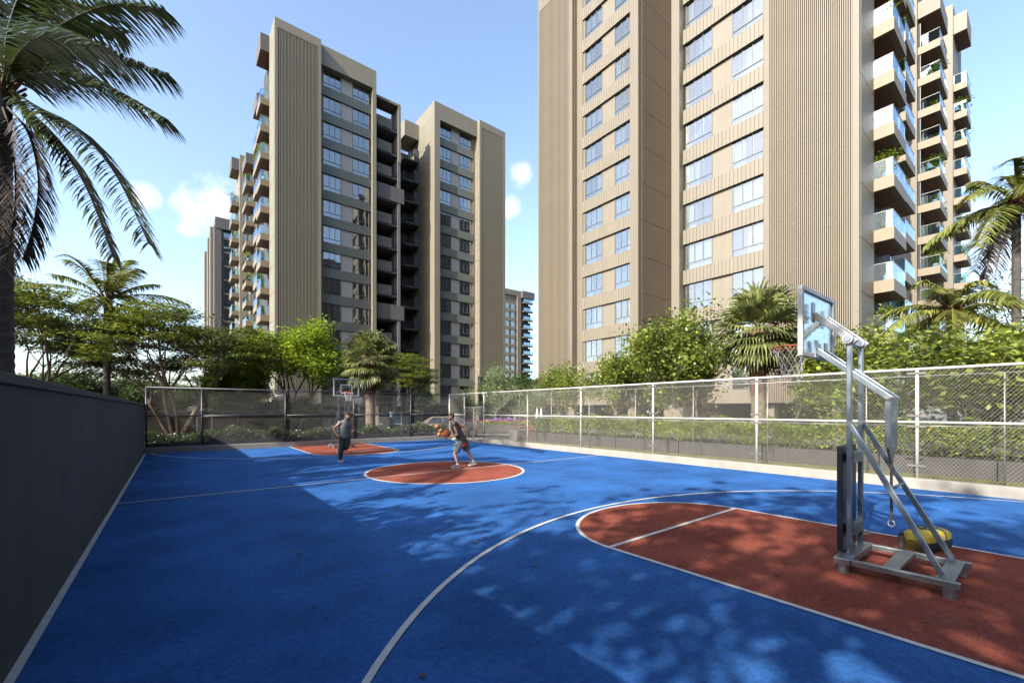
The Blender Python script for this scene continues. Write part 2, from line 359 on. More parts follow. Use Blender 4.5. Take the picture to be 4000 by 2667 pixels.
# ------------------------------------------------------------------ ground, court, kerbs, wall
XL, XR, YB, YN = -0.92, 14.05, 24.35, -4.0       # court: left wall, right kerb, back kerb, near end
CXM, CYM = 6.62, 11.78
struct(MB().box(-1500, -1500, -.4, 1500, 1500, -.02).build('ground', M_GROUND))
struct(MB().box(XL, YN, -.15, XR, YB, 0).build('court', M_BLUE))
def sheet(name, poly, z, mat, hole=None):
    b = MB()
    if hole is None: b.add([(x, y, z) for x, y in poly], [tuple(range(len(poly)))])
    else:
        n = len(poly); b.add([(x, y, z) for x, y in poly] + [(x, y, z) for x, y in hole], [(i, (i + 1) % n, n + (i + 1) % n, n + i) for i in range(n)])
    return struct(b.build(name, mat))
def strip(name, pts, w, z=.009):
    """painted line of width w along a path"""
    pts = [Vector((x, y, 0)) for x, y in pts]; vs, fs = [], []
    for i, p in enumerate(pts):
        d = (pts[min(i + 1, len(pts) - 1)] - pts[max(i - 1, 0)]).normalized(); nrm = Vector((-d.y, d.x, 0)) * w / 2
        vs += [(p + nrm).to_tuple(), (p - nrm).to_tuple()]
    vs = [(x, y, z) for x, y, _ in vs]
    for i in range(len(pts) - 1): fs.append((2 * i, 2 * i + 1, 2 * i + 3, 2 * i + 2))
    b = MB(); b.add(vs, fs); return struct(b.build(name, M_LINE))
def arc(cx, cy, rx, ry, a0, a1, n=48): return [(cx + rx * math.cos(a0 + (a1 - a0) * i / n), cy + ry * math.sin(a0 + (a1 - a0) * i / n)) for i in range(n + 1)]
LW = .062
KX0, KX1, FT, RY = 4.73, 8.51, 3.82, 1.55
for sgn in (1, -1):
    my = (lambda y: y) if sgn == 1 else (lambda y: 2 * CYM - y)
    end = YN if sgn == 1 else 2 * CYM - YB
    kk = [(KX0, end)] + [(KX0, FT)] + [(x, y) for x, y in arc(CXM, FT, (KX1 - KX0) / 2, RY, PI, 0, 32)] + [(KX1, end)]
    kk = [(x, my(y)) for x, y in kk]
    if sgn == 1: kk = kk[::-1]
    sheet('key_area', kk, .004, M_RED)
    strip('key_line', [(x, my(y)) for x, y in [(KX0, end)] + arc(CXM, FT, (KX1 - KX0) / 2, RY, PI, 0, 40) + [(KX1, end)]], LW)
    strip('free_throw_line', [(KX0 + LW / 2, my(FT)), (KX1 - LW / 2, my(FT))], LW, .0092)
    a = math.asin(.34)
    strip('three_point_line', [(x, my(y)) for x, y in arc(6.654, -1.916, 7.43, 7.43, PI - .02 - .0, .02, 90)], LW, .0105)
sheet('centre_circle', arc(6.72, CYM, 2.40, 2.40, 0, 2 * PI, 72)[:-1], .004, M_RED)
strip('centre_circle_line', arc(6.72, CYM, 2.40, 2.40, 0, 2 * PI, 96), .085)
strip('halfway_line', [(XL + .05, CYM - .03), (XR - .02, CYM - .03)], .055, .0115)
strip('side_line', [(XL + .035, YN), (XL + .035, YB)], .06, .012)

# kerbs: a real step round the court, with the gate gap on the right side
GA, GB = 20.5, 22.6
def kerb_piece(name, x0, y0, x1, y1, h=.25):
    return struct(MB().box(x0, y0, -.1, x1, y1, h).build(name, M_KERB, bevel=.012))
kerb_piece('kerb', XR, YN, XR + .22, GA)
kerb_piece('kerb', XR, GB, XR + .22, YB + .215)
kerb_piece('kerb', XL, YB, XR, YB + .22)
struct(MB().box(XR, GA, -.1, XR + .4, GB, .012).build('threshold', M_PAVE))
struct(MB().box(XR + .22, -6, -.1, 15.5, 18.2, .20).build('turf_strip', M_GRASS_S))

# the dark concrete wall on the left
wall = empty('boundary_wall', 'long dark grey concrete wall with a coping along the court', 'wall', (XL, 10, 0))
MB().box(XL - .25, YN - 8, -.1, XL, YB + .3, 2.08).build('wall_body', M_WALL, wall)
MB().box(XL - .29, YN - 8.05, 2.08, XL + .035, YB + .35, 2.16).build('coping', M_COPING, wall, bevel=.008)

# ------------------------------------------------------------------ chain-link fences
def diamond(b, fx, length, z0, z1, pitch=.078, r=.0026):
    """two crossing sets of diagonal wires over a length x height panel; fx maps (along, out, z) to a point"""
    H = z1 - z0; slope = 1.25
    def wire(a0, h0, a1, h1, o):
        p, q = fx(a0, o, z0 + h0), fx(a1, o, z0 + h1)
        b.tube([p, q], r, 3, cap=False)
    t = -H / slope
    while t < length:
        for sg in (1, -1):
            a0, a1 = t, t + H / slope; h0, h1 = 0.0, H
            lo, hi = max(a0, 0), min(a1, length)
            if hi - lo > .03:
                hA, hB = (lo - a0) * slope, (hi - a0) * slope
                if sg == 1: wire(lo, hA, hi, hB, .006)
                else: wire(lo, H - hA, hi, H - hB, -.006)
        t += pitch
def fence(label, fx, stops, z0, ztop, zmid, m_post, m_rail, pr, rr, clamps=True, group=None, mesh=True, pitch=.075, wr=.0027, skip_mesh=(), zlow=None, wire=None):
    o = fx(stops[0], 0, 0)
    root = empty('chain_link_fence' if mesh else 'pipe_fence', label, 'fence', o, group)
    for k, a in enumerate(stops):
        p = MB().tube([fx(a, 0, z0), fx(a, 0, ztop + .01)], pr, 10).build('post', m_post, root, smooth=True)
        if clamps:
            for zc in (ztop - .10, zmid + .16, zmid - .10, z0 + .30):
                MB().bar(fx(a - .17, pr + .006, zc), fx(a + .17, pr + .006, zc), .012, .055).build('clamp', M_CLAMP, p, at=fx(a, 0, z0))
    L0, L1 = stops[0], stops[-1]
    MB().tube([fx(L0, 0, ztop), fx(L1, 0, ztop)], rr, 10).build('top_rail', m_rail, root, smooth=True)
    for k in range(len(stops) - 1):
        if k in skip_mesh: continue
        a0, a1 = stops[k] + pr, stops[k + 1] - pr
        MB().tube([fx(a0, 0, zmid), fx(a1, 0, zmid)], rr * .92, 8).build('mid_rail', m_rail, root, smooth=True)
        if mesh:
            b = MB(); diamond(b, lambda a, out, z, a0=a0: fx(a0 + a, out, z), a1 - a0, z0 + .03, ztop - .03, pitch, wr)
            g = b.build('wire_mesh', wire or M_WIRE, root); g['kind'] = 'stuff'
    return root
FXR = XR + .11
right_f = lambda a, o, z: Vector((FXR - o, a, z))
fence('white chain-link fence standing on the pale kerb beside the blue court', right_f, [-1.57, 2.07, 5.71, 9.35, 12.98, 16.6, 20.5, 22.6, 24.42], .25, 2.88, 1.60, M_FPOST, M_FPOST, .036, .034, skip_mesh=(6,))
inner_f = lambda a, o, z: Vector((XR + .62 - o, a, z))
fence('slim grey pipe fence just behind the chain-link fence, along the turf strip', inner_f, [-1.75, .7, 3.15, 5.6, 8.05, 10.5, 12.95, 15.4, 17.9], .20, 2.74, 1.50, M_CHROME, M_CHROME, .016, .011, clamps=False, mesh=False)
back_f = lambda a, o, z: Vector((a, YB + .11 + o, z))
bf = fence('shade-darkened navy chain-link fence along the back of the court', back_f, [-.86, 1.1, 4.57, 8.02, 11.47, 14.13], .25, 2.88, 1.62, M_FDARK, M_FDARK, .036, .032, wire=pm('shade_dark_wire', (.11, .11, .12), .45, metal=.3, var=.15), wr=.0022)  # wire darkened too, as shade on the back fence
MB().box(XL + .01, YB + .255, -.1, XR, YB + .30, .42).build('kick_board', M_FDARK, bf)

# the gate in the right-hand fence
gate = empty('mesh_gate', 'double leaf grey mesh gate between two white fence posts', 'gate', (FXR, GA, 0))
for y0, y1 in ((GA + .06, (GA + GB) / 2 - .02), ((GA + GB) / 2 + .02, GB - .06)):
    lf = MB()
    for a, b_ in (((y0, .05), (y0, 2.05)), ((y1, .05), (y1, 2.05)), ((y0, .05), (y1, .05)), ((y0, 2.05), (y1, 2.05)), ((y0, 1.1), (y1, 1.1))):
        lf.bar((FXR, a[0], a[1]), (FXR, b_[0], b_[1]), .035, .035)
    leaf = lf.build('gate_leaf', M_CHROME, gate)
    b = MB(); diamond(b, lambda a, o, z: Vector((FXR - o, y0 + a, z)), y1 - y0, .07, 2.03, .085, .0024)
    b.build('wire_mesh', M_WIRE, leaf, kind='stuff')
    MB().box(FXR - .05, y1 - .06 if y0 < GA + .5 else y0 + .02, 1.0, FXR - .02, y1 - .02 if y0 < GA + .5 else y0 + .06, 1.15).build('latch', M_CLAMP, leaf)

# ------------------------------------------------------------------ the two portable hoops
def hoop(label, cx, py, rot):
    root = bpy.data.objects.new('basketball_hoop', None); COL.objects.link(root)
    ORG[root.name] = Vector((0, 0, 0)); tag(root, label, 'hoop', 'portable hoops')
    S, P = M_STEEL, root
    fb = MB().box(-.52, -.04, .10, .52, .12, .175).build('front_beam', M_STEELL, P, bevel=.006)
    for s in (-1, 1):
        MB().bar((s * .46, -.04, .14), (s * .46, -.92, .14), .065, .065).build('side_rail', M_STEELL, P, bevel=.005)
        for y in (.04, -.84): MB().lathe([(.055, 0), (.055, .105)], (s * .46, y, .002), 16).build('foot', M_STEELL, P, smooth=False)
        # upright
        up = MB().bar((s * .24, .03, .175), (s * .24, .03, 2.72), .075, .045, side=(1, 0, 0)).build('upright', S, P, bevel=.006)
        # diagonal brace
        MB().bar((s * .29, .02, 1.74), (s * .36, -.78, .185), .05, .052, side=(1, 0, 0)).build('brace', S, P, bevel=.006)
        MB().tube([(s * .325, .02, 1.74), (s * .20, .02, 1.74)], .03, 14).build('bolt', M_STEELL, up)
        # upper arm to the board
        MB().bar((s * .24, -.03, 2.70), (s * .24, .385, 3.10), .055, .08, side=(1, 0, 0)).build('upper_arm', M_STEELL, P, bevel=.006)
        MB().tube([(s * .33, .03, 2.745), (s * .17, .03, 2.745)], .056, 20).build('pivot', M_STEELL, P)
        MB().tube([(s * .345, .03, 2.745), (s * .33, .03, 2.745)], .035, 16).build('pivot_cap', S, P)
        # lower arm through the uprights to the hanging counterweight
        MB().bar((s * .17, .385, 2.66), (s * .17, -.34, 2.02), .05, .065, side=(1, 0, 0)).build('lower_arm', S, P, bevel=.006)
        MB().bar((s * .155, -.31, 2.06), (s * .155, -.31, 1.46), .05, .052, side=(1, 0, 0)).build('counterweight', S, P, bevel=.004)
        MB().tube([(s * .215, -.31, 2.045), (s * .12, -.31, 2.045)], .026, 12).build('bolt', M_STEELL, P)
        MB().box(s * .30 - .05, .375, 3.0, s * .30 + .05, .395, 3.24).build('board_plate', M_STEELL, P)
        MB().box(s * .18 - .05, .375, 2.565, s * .18 + .05, .395, 2.78).build('board_plate', M_STEELL, P)
    for y in (-.38, -.80): MB().box(-.425, y - .07, .125, .425, y + .07, .17).build('cross_bar', M_STEELL, P, bevel=.004)
    MB().bar((-.20, .03, 1.32), (.20, .03, 1.32), .07, .12).build('spreader', S, P)
    MB().bar((-.20, .03, .45), (.20, .03, .45), .07, .12).build('spreader', S, P)
    MB().tube([(-.33, .02 - .8 * .47, 1.74 - 1.555 * .47), (.33, .02 - .8 * .47, 1.74 - 1.555 * .47)], .018, 12).build('brace_rod', M_STEELL, P, smooth=True)
    MB().bar((-.14, .03, 2.72), (.14, .03, 2.72), .06, .07).build('top_tie', S, P)
    # board: frame, glass, painted target
    fr = MB(); W, Z0, Z1, y0, y1, t = .615, 2.56, 3.42, .40, .455, .055
    fr.box(-W, y0, Z0, W, y1, Z0 + t).box(-W, y0, Z1 - t, W, y1, Z1).box(-W, y0, Z0 + t, -W + t, y1, Z1 - t).box(W - t, y0, Z0 + t, W, y1, Z1 - t)
    board = fr.build('backboard_frame', pm('board_frame', (.40, .42, .45), .45, metal=.2, var=.08), P, bevel=.005)
    MB().box(-W + t, .42, Z0 + t, W - t, .428, Z1 - t).build('board_glass', M_HGLASS, board)
    tg = MB(); a, b_, q = .28, .035, .432
    tg.box(-a, q - .002, 2.70, a, q, 2.70 + b_).box(-a, q - .002, 3.10, a, q, 3.10 + b_).box(-a, q - .002, 2.735, -a + b_, q, 3.10).box(a - b_, q - .002, 2.735, a, q, 3.10)
    tg.build('target_square', M_WPAINT, board)
    # rim, bracket, net
    rc, rz, rr = .455 + .27, 2.75, .222
    rim = MB().tube([(rr * math.cos(2 * PI * k / 40), rc + rr * math.sin(2 * PI * k / 40), rz) for k in range(41)], .0105, 8, cap=False)
    rim.box(-.08, .455, rz - .09, .08, .47, rz + .03).bar((-.06, .46, rz), (-.05, rc - rr + .01, rz), .02, .02).bar((.06, .46, rz), (.05, rc - rr + .01, rz), .02, .02)
    rim = rim.build('rim', M_ORANGE, P, smooth=True)
    net = MB(); N = 12; prof = [(rr, 0), (rr * .86, -.09), (rr * .70, -.18), (rr * .58, -.27), (rr * .56, -.36), (rr * .60, -.43)]
    for k in range(N):
        for sg in (1, -1):
            pts = []
            for i, (r_, z_) in enumerate(prof):
                t_ = 2 * PI * (k + sg * i * .5) / N; pts.append((r_ * math.cos(t_), rc + r_ * math.sin(t_), rz + z_))
            net.tube(pts, .0032, 4, cap=False)
    net.build('net', M_NET, rim)
    # pad, rod with hook
    MB().box(-.30, .085, .19, .30, .145, 1.47).build('pad', M_PAD, P, bevel=.02)
    MB().prism([(-.18, 0), (.18, 0), (.05, -.17), (-.05, -.17)], (0, .02, 0), (0, -.32, 1.46)).build('hanger_plate', S, P)
    MB().tube([(0, -.31, 1.36), (0, -.31, .60)], .014, 10).build('crank_rod', M_CLAMP, P, smooth=True)
    MB().tube([(0, -.31 + .03 * math.sin(t_ * PI / 8), .57 + .035 * math.cos(t_ * PI / 8)) for t_ in range(17)], .009, 6, cap=False).build('crank_hook', M_STEELL, P)
    MB().tube([(-.285, .0, 2.0), (-.31, -.01, 2.02), (-.31, -.01, 2.18), (-.285, .0, 2.2)], .006, 6).build('grab_handle', M_STEELL, P)
    root.location = (cx, py, 0); root.rotation_euler.z = rot
    return root
hoop('portable steel basketball hoop on the red key beside the yellow bag', CXM, 1.50, 0)
hoop('portable steel basketball hoop in front of the navy fence behind the runner', 6.72, 21.98, PI)
# ------------------------------------------------------------------ apartment towers
FH = 3.05
HEADS = [2.26 + FH * k for k in range(1, 14)]      # window heads 5.31 .. 41.91
def tower(label, Lm, O, slat1, bay1, slot, bay2, slat2, wp, ws, ztop, sets, blocks, depth, cap_col, n_panel, seed, grey_panel, slot_kind, M_TAN, M_TAN2, M_SLAT):
    """Lm: 2x2 axis swap; local s runs along the end face, w goes into the building, z up"""
    rng = random.Random(seed)
    def T(s, w, z=0): return Vector((O[0] + Lm[0][0] * s + Lm[0][1] * w, O[1] + Lm[1][0] * s + Lm[1][1] * w, z))
    def bx(b, s0, s1, w0, w1, z0, z1):
        p, q = T(s0, w0, z0), T(s1, w1, z1); return b.box(p.x, p.y, p.z, q.x, q.y, q.z)
    def B(s0, s1, w0, w1, z0, z1): return bx(MB(), s0, s1, w0, w1, z0, z1)
    def dmesh(name, ds, dw, dz, mat):
        p = T(ds, dw, dz) - T(0, 0, 0); return MB().box(0, 0, 0, p.x, p.y, dz).mesh(name, mat)
    root = empty('apartment_tower', label, 'building', T(slat1[0], 0, 0), 'apartment towers of one estate')
    s_lo, s_hi = slat1[0], slat2[1]
    ZB = 2.35                                            # underside above the open ground floor
    # ---- solid bodies
    for (a, b_) in ((slat1[0], bay1[-1]), (bay2[0], slat2[1])):
        B(a + .3, b_ - .3, ws + .55, 9.0, ZB, ztop - 1.2).build('core', M_ROOM, root)
    # ---- slat blocks
    for (a, b_, sa, sb, n) in (slat1, slat2):
        B(a + .012, b_ - .012, .34, 3.1, ZB, ztop - .01).build('slat_backing', M_BACK, root)
        B(a, b_, 0, .5, 43.2, ztop).build('parapet', M_TAN, root)
        B(a, sa, 0, .3, ZB, 43.2).build('corner_strip', M_TAN, root)
        B(sb, b_, 0, .3, ZB, 43.2).build('corner_strip', M_TAN, root)
        for q0, q1, zm in ((.30, .40, M_FRAME), (.44, .74, M_OLIVE), (.90, 1, M_OLIVE)):
            B(sa + (sb - sa) * q0, sa + (sb - sa) * q1, .24, .33, ZB, 43.1).build('backing_strip', zm, root)
        pitch = (sb - sa) / n; me = dmesh('slat', pitch * .46, .16, 43.2 - ZB, M_SLAT)
        for k in range(n): put('slat', me, root, T(sa + pitch * (k + .24), .02, ZB))
        # side cladding, storey by storey with open joints
        for z in [ZB] + [HEADS[0] + .2 + FH * k for k in range(13)]:
            z1 = min(z + FH - .035, 43.2) if z > ZB else HEADS[0] + .165
            if z1 - z < .2: continue
            for sd, o0, o1 in ((a, -.02, .0), (b_, .0, .02)):
                B(sd + o0, sd + o1, .3, 3.1, z, z1).build('cladding_panel', M_TAN if sd == a or True else M_BROWN, root)
        for sd, o0, o1 in ((a, -.02, .0), (b_, .0, .02)): B(sd + o0, sd + o1, .5, 3.1, 43.2, ztop).build('cladding_panel', M_TAN, root)
    # ---- bays with windows and panelled spandrels
    count = 0
    rest = MB()
    for bi, (e0, w0, w1, w2, w3, e1) in enumerate((bay1, bay2)):
        lo, hi = e0, e1
        pier0, pier1 = (w3 + .12, e1) if bi == 0 else (e0, w0 - .12)
        left, right = (e0, pier0) if bi == 0 else (pier1, min(e1, w3 + .22))
        if bi == 1: B(right, e1, ws + .03, ws + .5, ZB, 41.91).build('side_strip', M_TAN, root)
        B(pier0, pier1, wp, ws + .5, ZB, 41.91).build('pier', M_TAN, root)
        B(lo, hi, wp, ws + .6, 41.91, ztop - (.0 if wp > .3 else .3)).build('parapet', M_TAN, root)
        B(left, right, ws + .22, ws + .5, ZB, HEADS[0] + .05).build('podium_band', M_TAN, root)
        for hk, head in enumerate(HEADS):
            sill = head - 1.97
            # wall panel between the two windows, reveals at both ends
            if sill < 4: sill_ok = True
            B(w1, w2, ws + .20, ws + .4, sill, head).build('infill_panel', M_GREYW if grey_panel else M_TAN2, root)
            B(left, w0 if bi == 0 else w0, ws + .12, ws + .5, sill, head).build('reveal', M_BROWN, root) if (w0 - left) > .02 else None
            if bi == 1: B(w3, right, ws + .12, ws + .5, sill, head).build('reveal', M_BROWN, root)
            for (a, b_) in ((w0, w1), (w2, w3)):
                fr = MB(); t, f0, f1 = .055, ws + .17, ws + .24; H = head - sill; zt = sill + .48
                bx(fr, a, a + t, f0, f1, sill, head); bx(fr, b_ - t, b_, f0, f1, sill, head)
                bx(fr, a + t, b_ - t, f0, f1, sill, sill + t * .6); bx(fr, a + t, b_ - t, f0, f1, head - t * .7, head); bx(fr, a + t, b_ - t, f0, f1, zt, zt + t * 1.1)
                ww = (b_ - a - 2 * t); c1, c2 = a + t + ww / 3, a + t + ww * 2 / 3
                for c in (c1, c2): bx(fr, c - t * .45, c + t * .45, f0 + .004, f1 - .004, zt + t * 1.1, head - t * .7)
                win = fr.build('window', M_FRAME, root, at=T(a, ws + .2, sill))
                g = ws + .205
                for k, (p, q, z0, z1) in enumerate(((a + t, c1 - .02, zt + .06, head - .04), (c1 + .02, c2 - .02, zt + .06, head - .04), (c2 + .02, b_ - t, zt + .06, head - .04), (a + t, b_ - t, sill + .033, zt))):
                    B(p, q, g - .004, g + .004, z0, z1).build('pane', M_WGLASS, win)
                if rng.random() < .72:
                    full = rng.random(); c0, cE = a + .06, b_ - .06
                    if full < .3: cE = a + (b_ - a) * rng.uniform(.3, .6)
                    elif full < .6: c0 = a + (b_ - a) * rng.uniform(.4, .7)
                    cb = MB(); n = max(6, int((cE - c0) / .07)); vs, fs = [], []
                    for i in range(n + 1):
                        for z in (sill + .03, head - .05): vs.append(T(c0 + (cE - c0) * i / n, ws + .36 + (.03 if i % 2 else -.03), z))
                    for i in range(n): fs.append((2 * i, 2 * i + 2, 2 * i + 3, 2 * i + 1))
                    cb.add(vs, fs).build('curtain', M_CURT, win)
            # panelled spandrel above this window
            if hk < len(HEADS) - 1:
                z0, z1 = head, head + 1.08
                sp = B(left, right, ws + .04, ws + .5, z0 + .004, z1 - .004).build('spandrel', M_BACK, root)
                n = n_panel; pw = (right - left) / n
                if count < 290 - n:
                    me = dmesh('panel', pw - .026, .038, z1 - z0, M_TAN2)
                    for k in range(n): put('panel', me, sp, T(left + pw * k + .013, ws + rng.uniform(-.006, .004), z0)); count += 1
                else:
                    for k in range(n): bx(rest, left + pw * k + .013, left + pw * (k + 1) - .013, ws, ws + .038, z0, z1)
    rest.build('spandrel_panels', M_TAN2, root, kind='stuff')
    # ---- open ground floor: columns
    for s in (slat1[0] + .6, slat1[1] - .4, bay1[-1] - .6, bay2[0] + .6, slat2[0] + .3, slat2[1] - .9):
        for w in (.6, 6.0): B(s, s + .8, w, w + .7, 0, ZB + .02).build('column', M_TAN, root)
    B(s_lo + .6, s_hi - .6, 8.2, 8.6, 0, ZB - .002).build('lobby_wall', M_DKGREY, root)
    B(s_lo + 9.0, s_lo + 14.0, 3.0, 8.2, 0, ZB - .002).build('lobby', M_BROWN, root)
    # ---- the slot between the two wings
    a, b_ = slot
    if slot_kind == 'stair':
        B(a, b_, 9.0, 9.4, ZB, 40.6).build('slot_back_wall', M_CORE, root)
        fin0, fin1 = a + 3.0, a + 3.35
        B(fin0, fin1, 1.0, 9.0, ZB, 41.3).build('fin_wall', M_CORE, root)
        B(a, fin1, .9, 3.0, 41.3, 41.6).build('slot_roof', M_BROWN, root)
        B(fin0 + .002, fin1 + .02, .88, 1.06, 34, 41.3).build('fin_edge', M_TAN, root)
        for k in range(1, 13):
            z = HEADS[0] + FH * (k - 1) - .9
            wide = k in (2, 4, 9)
            p = B(a, (fin1 + .5) if wide else fin0 - .9, .95, 1.12, z, z + (1.9 if wide else 1.25)).build('stair_parapet', M_DKGREY, root)
            B(a, fin0, 1.12, 5.5, z - .12, z + .08).build('stair_landing', M_CORE, p)
            st = MB()
            for i in range(8): bx(st, a + .4 + .28 * i, a + .68 + .28 * i, 3.0, 4.4, z + .1 + .18 * i, z + .28 + .18 * i)
            st.build('stair_flight', M_CORE, p)
            # utility balcony hung on the inner side of the far wing
            ub = B(b_ - 2.2, b_ - .02, 5.4, 9.0, z - .2, z).build('utility_balcony', M_CORE, root)
            B(b_ - .75, b_ - .02, 5.25, 5.4, z - .25, z + 1.5).build('side_panel', M_DKGREY, ub)
            rb = MB()
            for i in range(13): bx(rb, b_ - 2.2, b_ - 2.17, 5.45 + .28 * i, 5.48 + .28 * i, z, z + 1.1)
            bx(rb, b_ - 2.21, b_ - 2.16, 5.4, 9.0, z + 1.1, z + 1.15)
            for i in range(6): bx(rb, b_ - 2.15 + .24 * i, b_ - 2.12 + .24 * i, 5.42, 5.45, z, z + 1.1)
            rb.build('railing', M_FRAME, ub)
        B(b_ - 2.2, b_ - .02, 5.3, 9.0, 41.0, 43.2).build('balcony_cap', M_TAN, root)
        for z in [HEADS[0] + .2 + FH * k for k in range(-1, 13)]:
            B(b_ - .02, b_, 1.2, 5.2, z, z + FH - .035 if z < 40 else ztop - .02).build('cladding_panel', M_TAN, root)
        B(b_ + .004, b_ + .35, wp + .01, 9.0, ZB, ztop - .02).build('wing_side_wall', M_TAN, root)
    else:
        B(a, b_, 5.0, 5.4, ZB, ztop - .4).build('slot_back_wall', M_BROWN, root)
        B(b_ + .004, b_ + .3, wp + .02, 5.2, ZB, ztop - .02).build('wing_side_wall', M_BROWN, root)
        B(a - .3, a - .004, wp + .02, 5.2, ZB, ztop - .02).build('wing_side_wall', M_BROWN, root)
        for z in [HEADS[0] + .2 + FH * k for k in range(-1, 13)]:
            B(b_ - .02, b_, wp + .5, 4.95, z, z + FH - .03).build('cladding_panel', M_BROWN, root)
    # ---- balcony side: blocks of wall and the balconies on them
    for (w0, w1, off, zt) in blocks:
        B(s_lo + off, s_lo + off + 5, w0, w1, ZB, zt).build('side_wall', M_TAN, root)
    B(s_lo + 1.9, slot[0] - .31, 3.1, 9.4, ZB, 40.5).build('rear_core', M_BROWN, root)
    B(s_lo + 1.9, s_hi - 1.5, 9.41, depth, ZB, 40.5).build('rear_core', M_BROWN, root)
    for (w0, w1, sf, sb, zc0, zc1, zoff, kmax, kmin) in sets:
        cap = B(s_lo + sf, s_lo + sb, w0 - .05, w1 + .05, zc0 + .12, zc1).build('balcony_cap', cap_col, root)
        B(s_lo + sf + .12, s_lo + sb, w0 + .05, w1 - .05, zc0 + .06, zc0 + .12).build('soffit', M_WOOD, cap)
        # glazed wall behind
        for k in range(kmin, kmax):
            z = FH * k + zoff
            gl = B(s_lo + sb - .12, s_lo + sb - .02, w0 + .03, w1 - .03, z + .05, z + 2.25).build('sliding_door', M_ROOM, root)
            B(s_lo + sb - .17, s_lo + sb - .15, w0 + .06, w1 - .06, z + .08, z + 2.2).build('door_glass', M_WGLASS, gl)
            fm = MB()
            for i in range(4):
                c = w0 + .06 + (w1 - w0 - .12) * i / 3; bx(fm, s_lo + sb - .20, s_lo + sb - .14, c - .03, c + .03, z + .05, z + 2.25)
            fm.build('door_frame', M_FRAME, gl)
            bal = B(s_lo + sf, s_lo + sb, w0, w1, z - .72, z).build('balcony', M_CREAM, root, at=T(s_lo + sf, w0, z - .72))
            B(s_lo + sf + .30, s_lo + sb, w0 + .28, w1 - .28, z - .735, z - .722).build('soffit', M_WOOD, bal)
            th = .012
            B(s_lo + sf + .05, s_lo + sf + .05 + th, w0 + .06, (w0 + w1) / 2 - .01, z, z + 1.0).build('glass_panel', M_BGLASS, bal)
            B(s_lo + sf + .05, s_lo + sf + .05 + th, (w0 + w1) / 2 + .01, w1 - .06, z, z + 1.0).build('glass_panel', M_BGLASS, bal)
            B(s_lo + sf + .07, min(s_lo + sb - .2, s_lo + sf + 2.2), w0 + .05, w0 + .05 + th, z, z + 1.0).build('glass_panel', M_BGLASS, bal)
            rl = MB(); bx(rl, s_lo + sf + .04, s_lo + sf + .075, w0 + .04, w1 - .04, z + 1.0, z + 1.025)
            bx(rl, s_lo + sf + .075, min(s_lo + sb - .2, s_lo + sf + 2.2), w0 + .04, w0 + .075, z + 1.0, z + 1.025)
            rl.build('handrail', M_CHROME, bal)
    return root, T
# right-hand tower: end face looks along -X, balcony side along -Y
RT_SETS = [(3.0, 6.3, -.95, 1.85, 42.2, 44.3, .42, 13, 1), (13.8, 17.5, .28, 1.9, 42.0, 43.6, .25, 13, 1),
           (26.5, 31.0, -.1, 1.45, 39.4, 41.1, .20, 13, 1), (36.0, 39.6, -1.0, .6, 42.1, 44.2, .20, 13, 1)]
tower_r, TR = tower('tan slatted tower rising behind the white fence, its balconies towards the right', ((0, 1), (1, 0)), (30.0, 0.0),
    (6.76, 11.68, 7.06, 11.35, 42), (11.68, 11.97, 14.04, 15.44, 17.51, 18.24), (18.24, 21.28), (21.28, 22.21, 24.22, 25.62, 27.66, 28.62), (28.62, 33.49, 29.03, 33.30, 26),
    .10, .62, 46.0, RT_SETS, [(26.0, 34.5, 1.45, 42.6), (35.4, 42.0, .0, 45.2)], 42.0, M_TAN, 22, 3, False, 'plain', M_TAN, M_TAN2, M_SLAT)
# left tower: end face looks along -Y, balcony side along -X
LT_SETS = [(3.2, 6.2, -.9, 1.85, 42.2, 44.2, .42, 13, 1), (11.8, 15.0, -.1, 1.9, 41.0, 42.8, .25, 13, 1),
           (24.2, 28.4, .15, 1.45, 39.3, 41.0, .20, 13, 1), (33.2, 36.8, -.85, .8, 42.0, 44.1, .20, 13, 1)]
tower_l, TL = tower('tan tower with a dark stair slot behind the trees, its balconies towards the left palm', ((1, 0), (0, 1)), (0.0, 52.1),
    (8.70, 13.42, 8.98, 13.13, 29), (13.42, 13.96, 16.04, 17.38, 19.50, 20.1), (20.1, 28.2), (28.2, 29.2, 31.25, 32.65, 34.65, 35.24), (35.24, 39.96, 35.66, 39.64, 25),
    .6, 1.15, 44.2, LT_SETS, [(23.6, 32.0, 1.45, 42.4), (32.6, 39.5, .25, 44.6)], 39.0, M_DKGREY, 14, 5, True, 'stair', M_TAN_A, M_TAN2_A, M_SLAT_A)

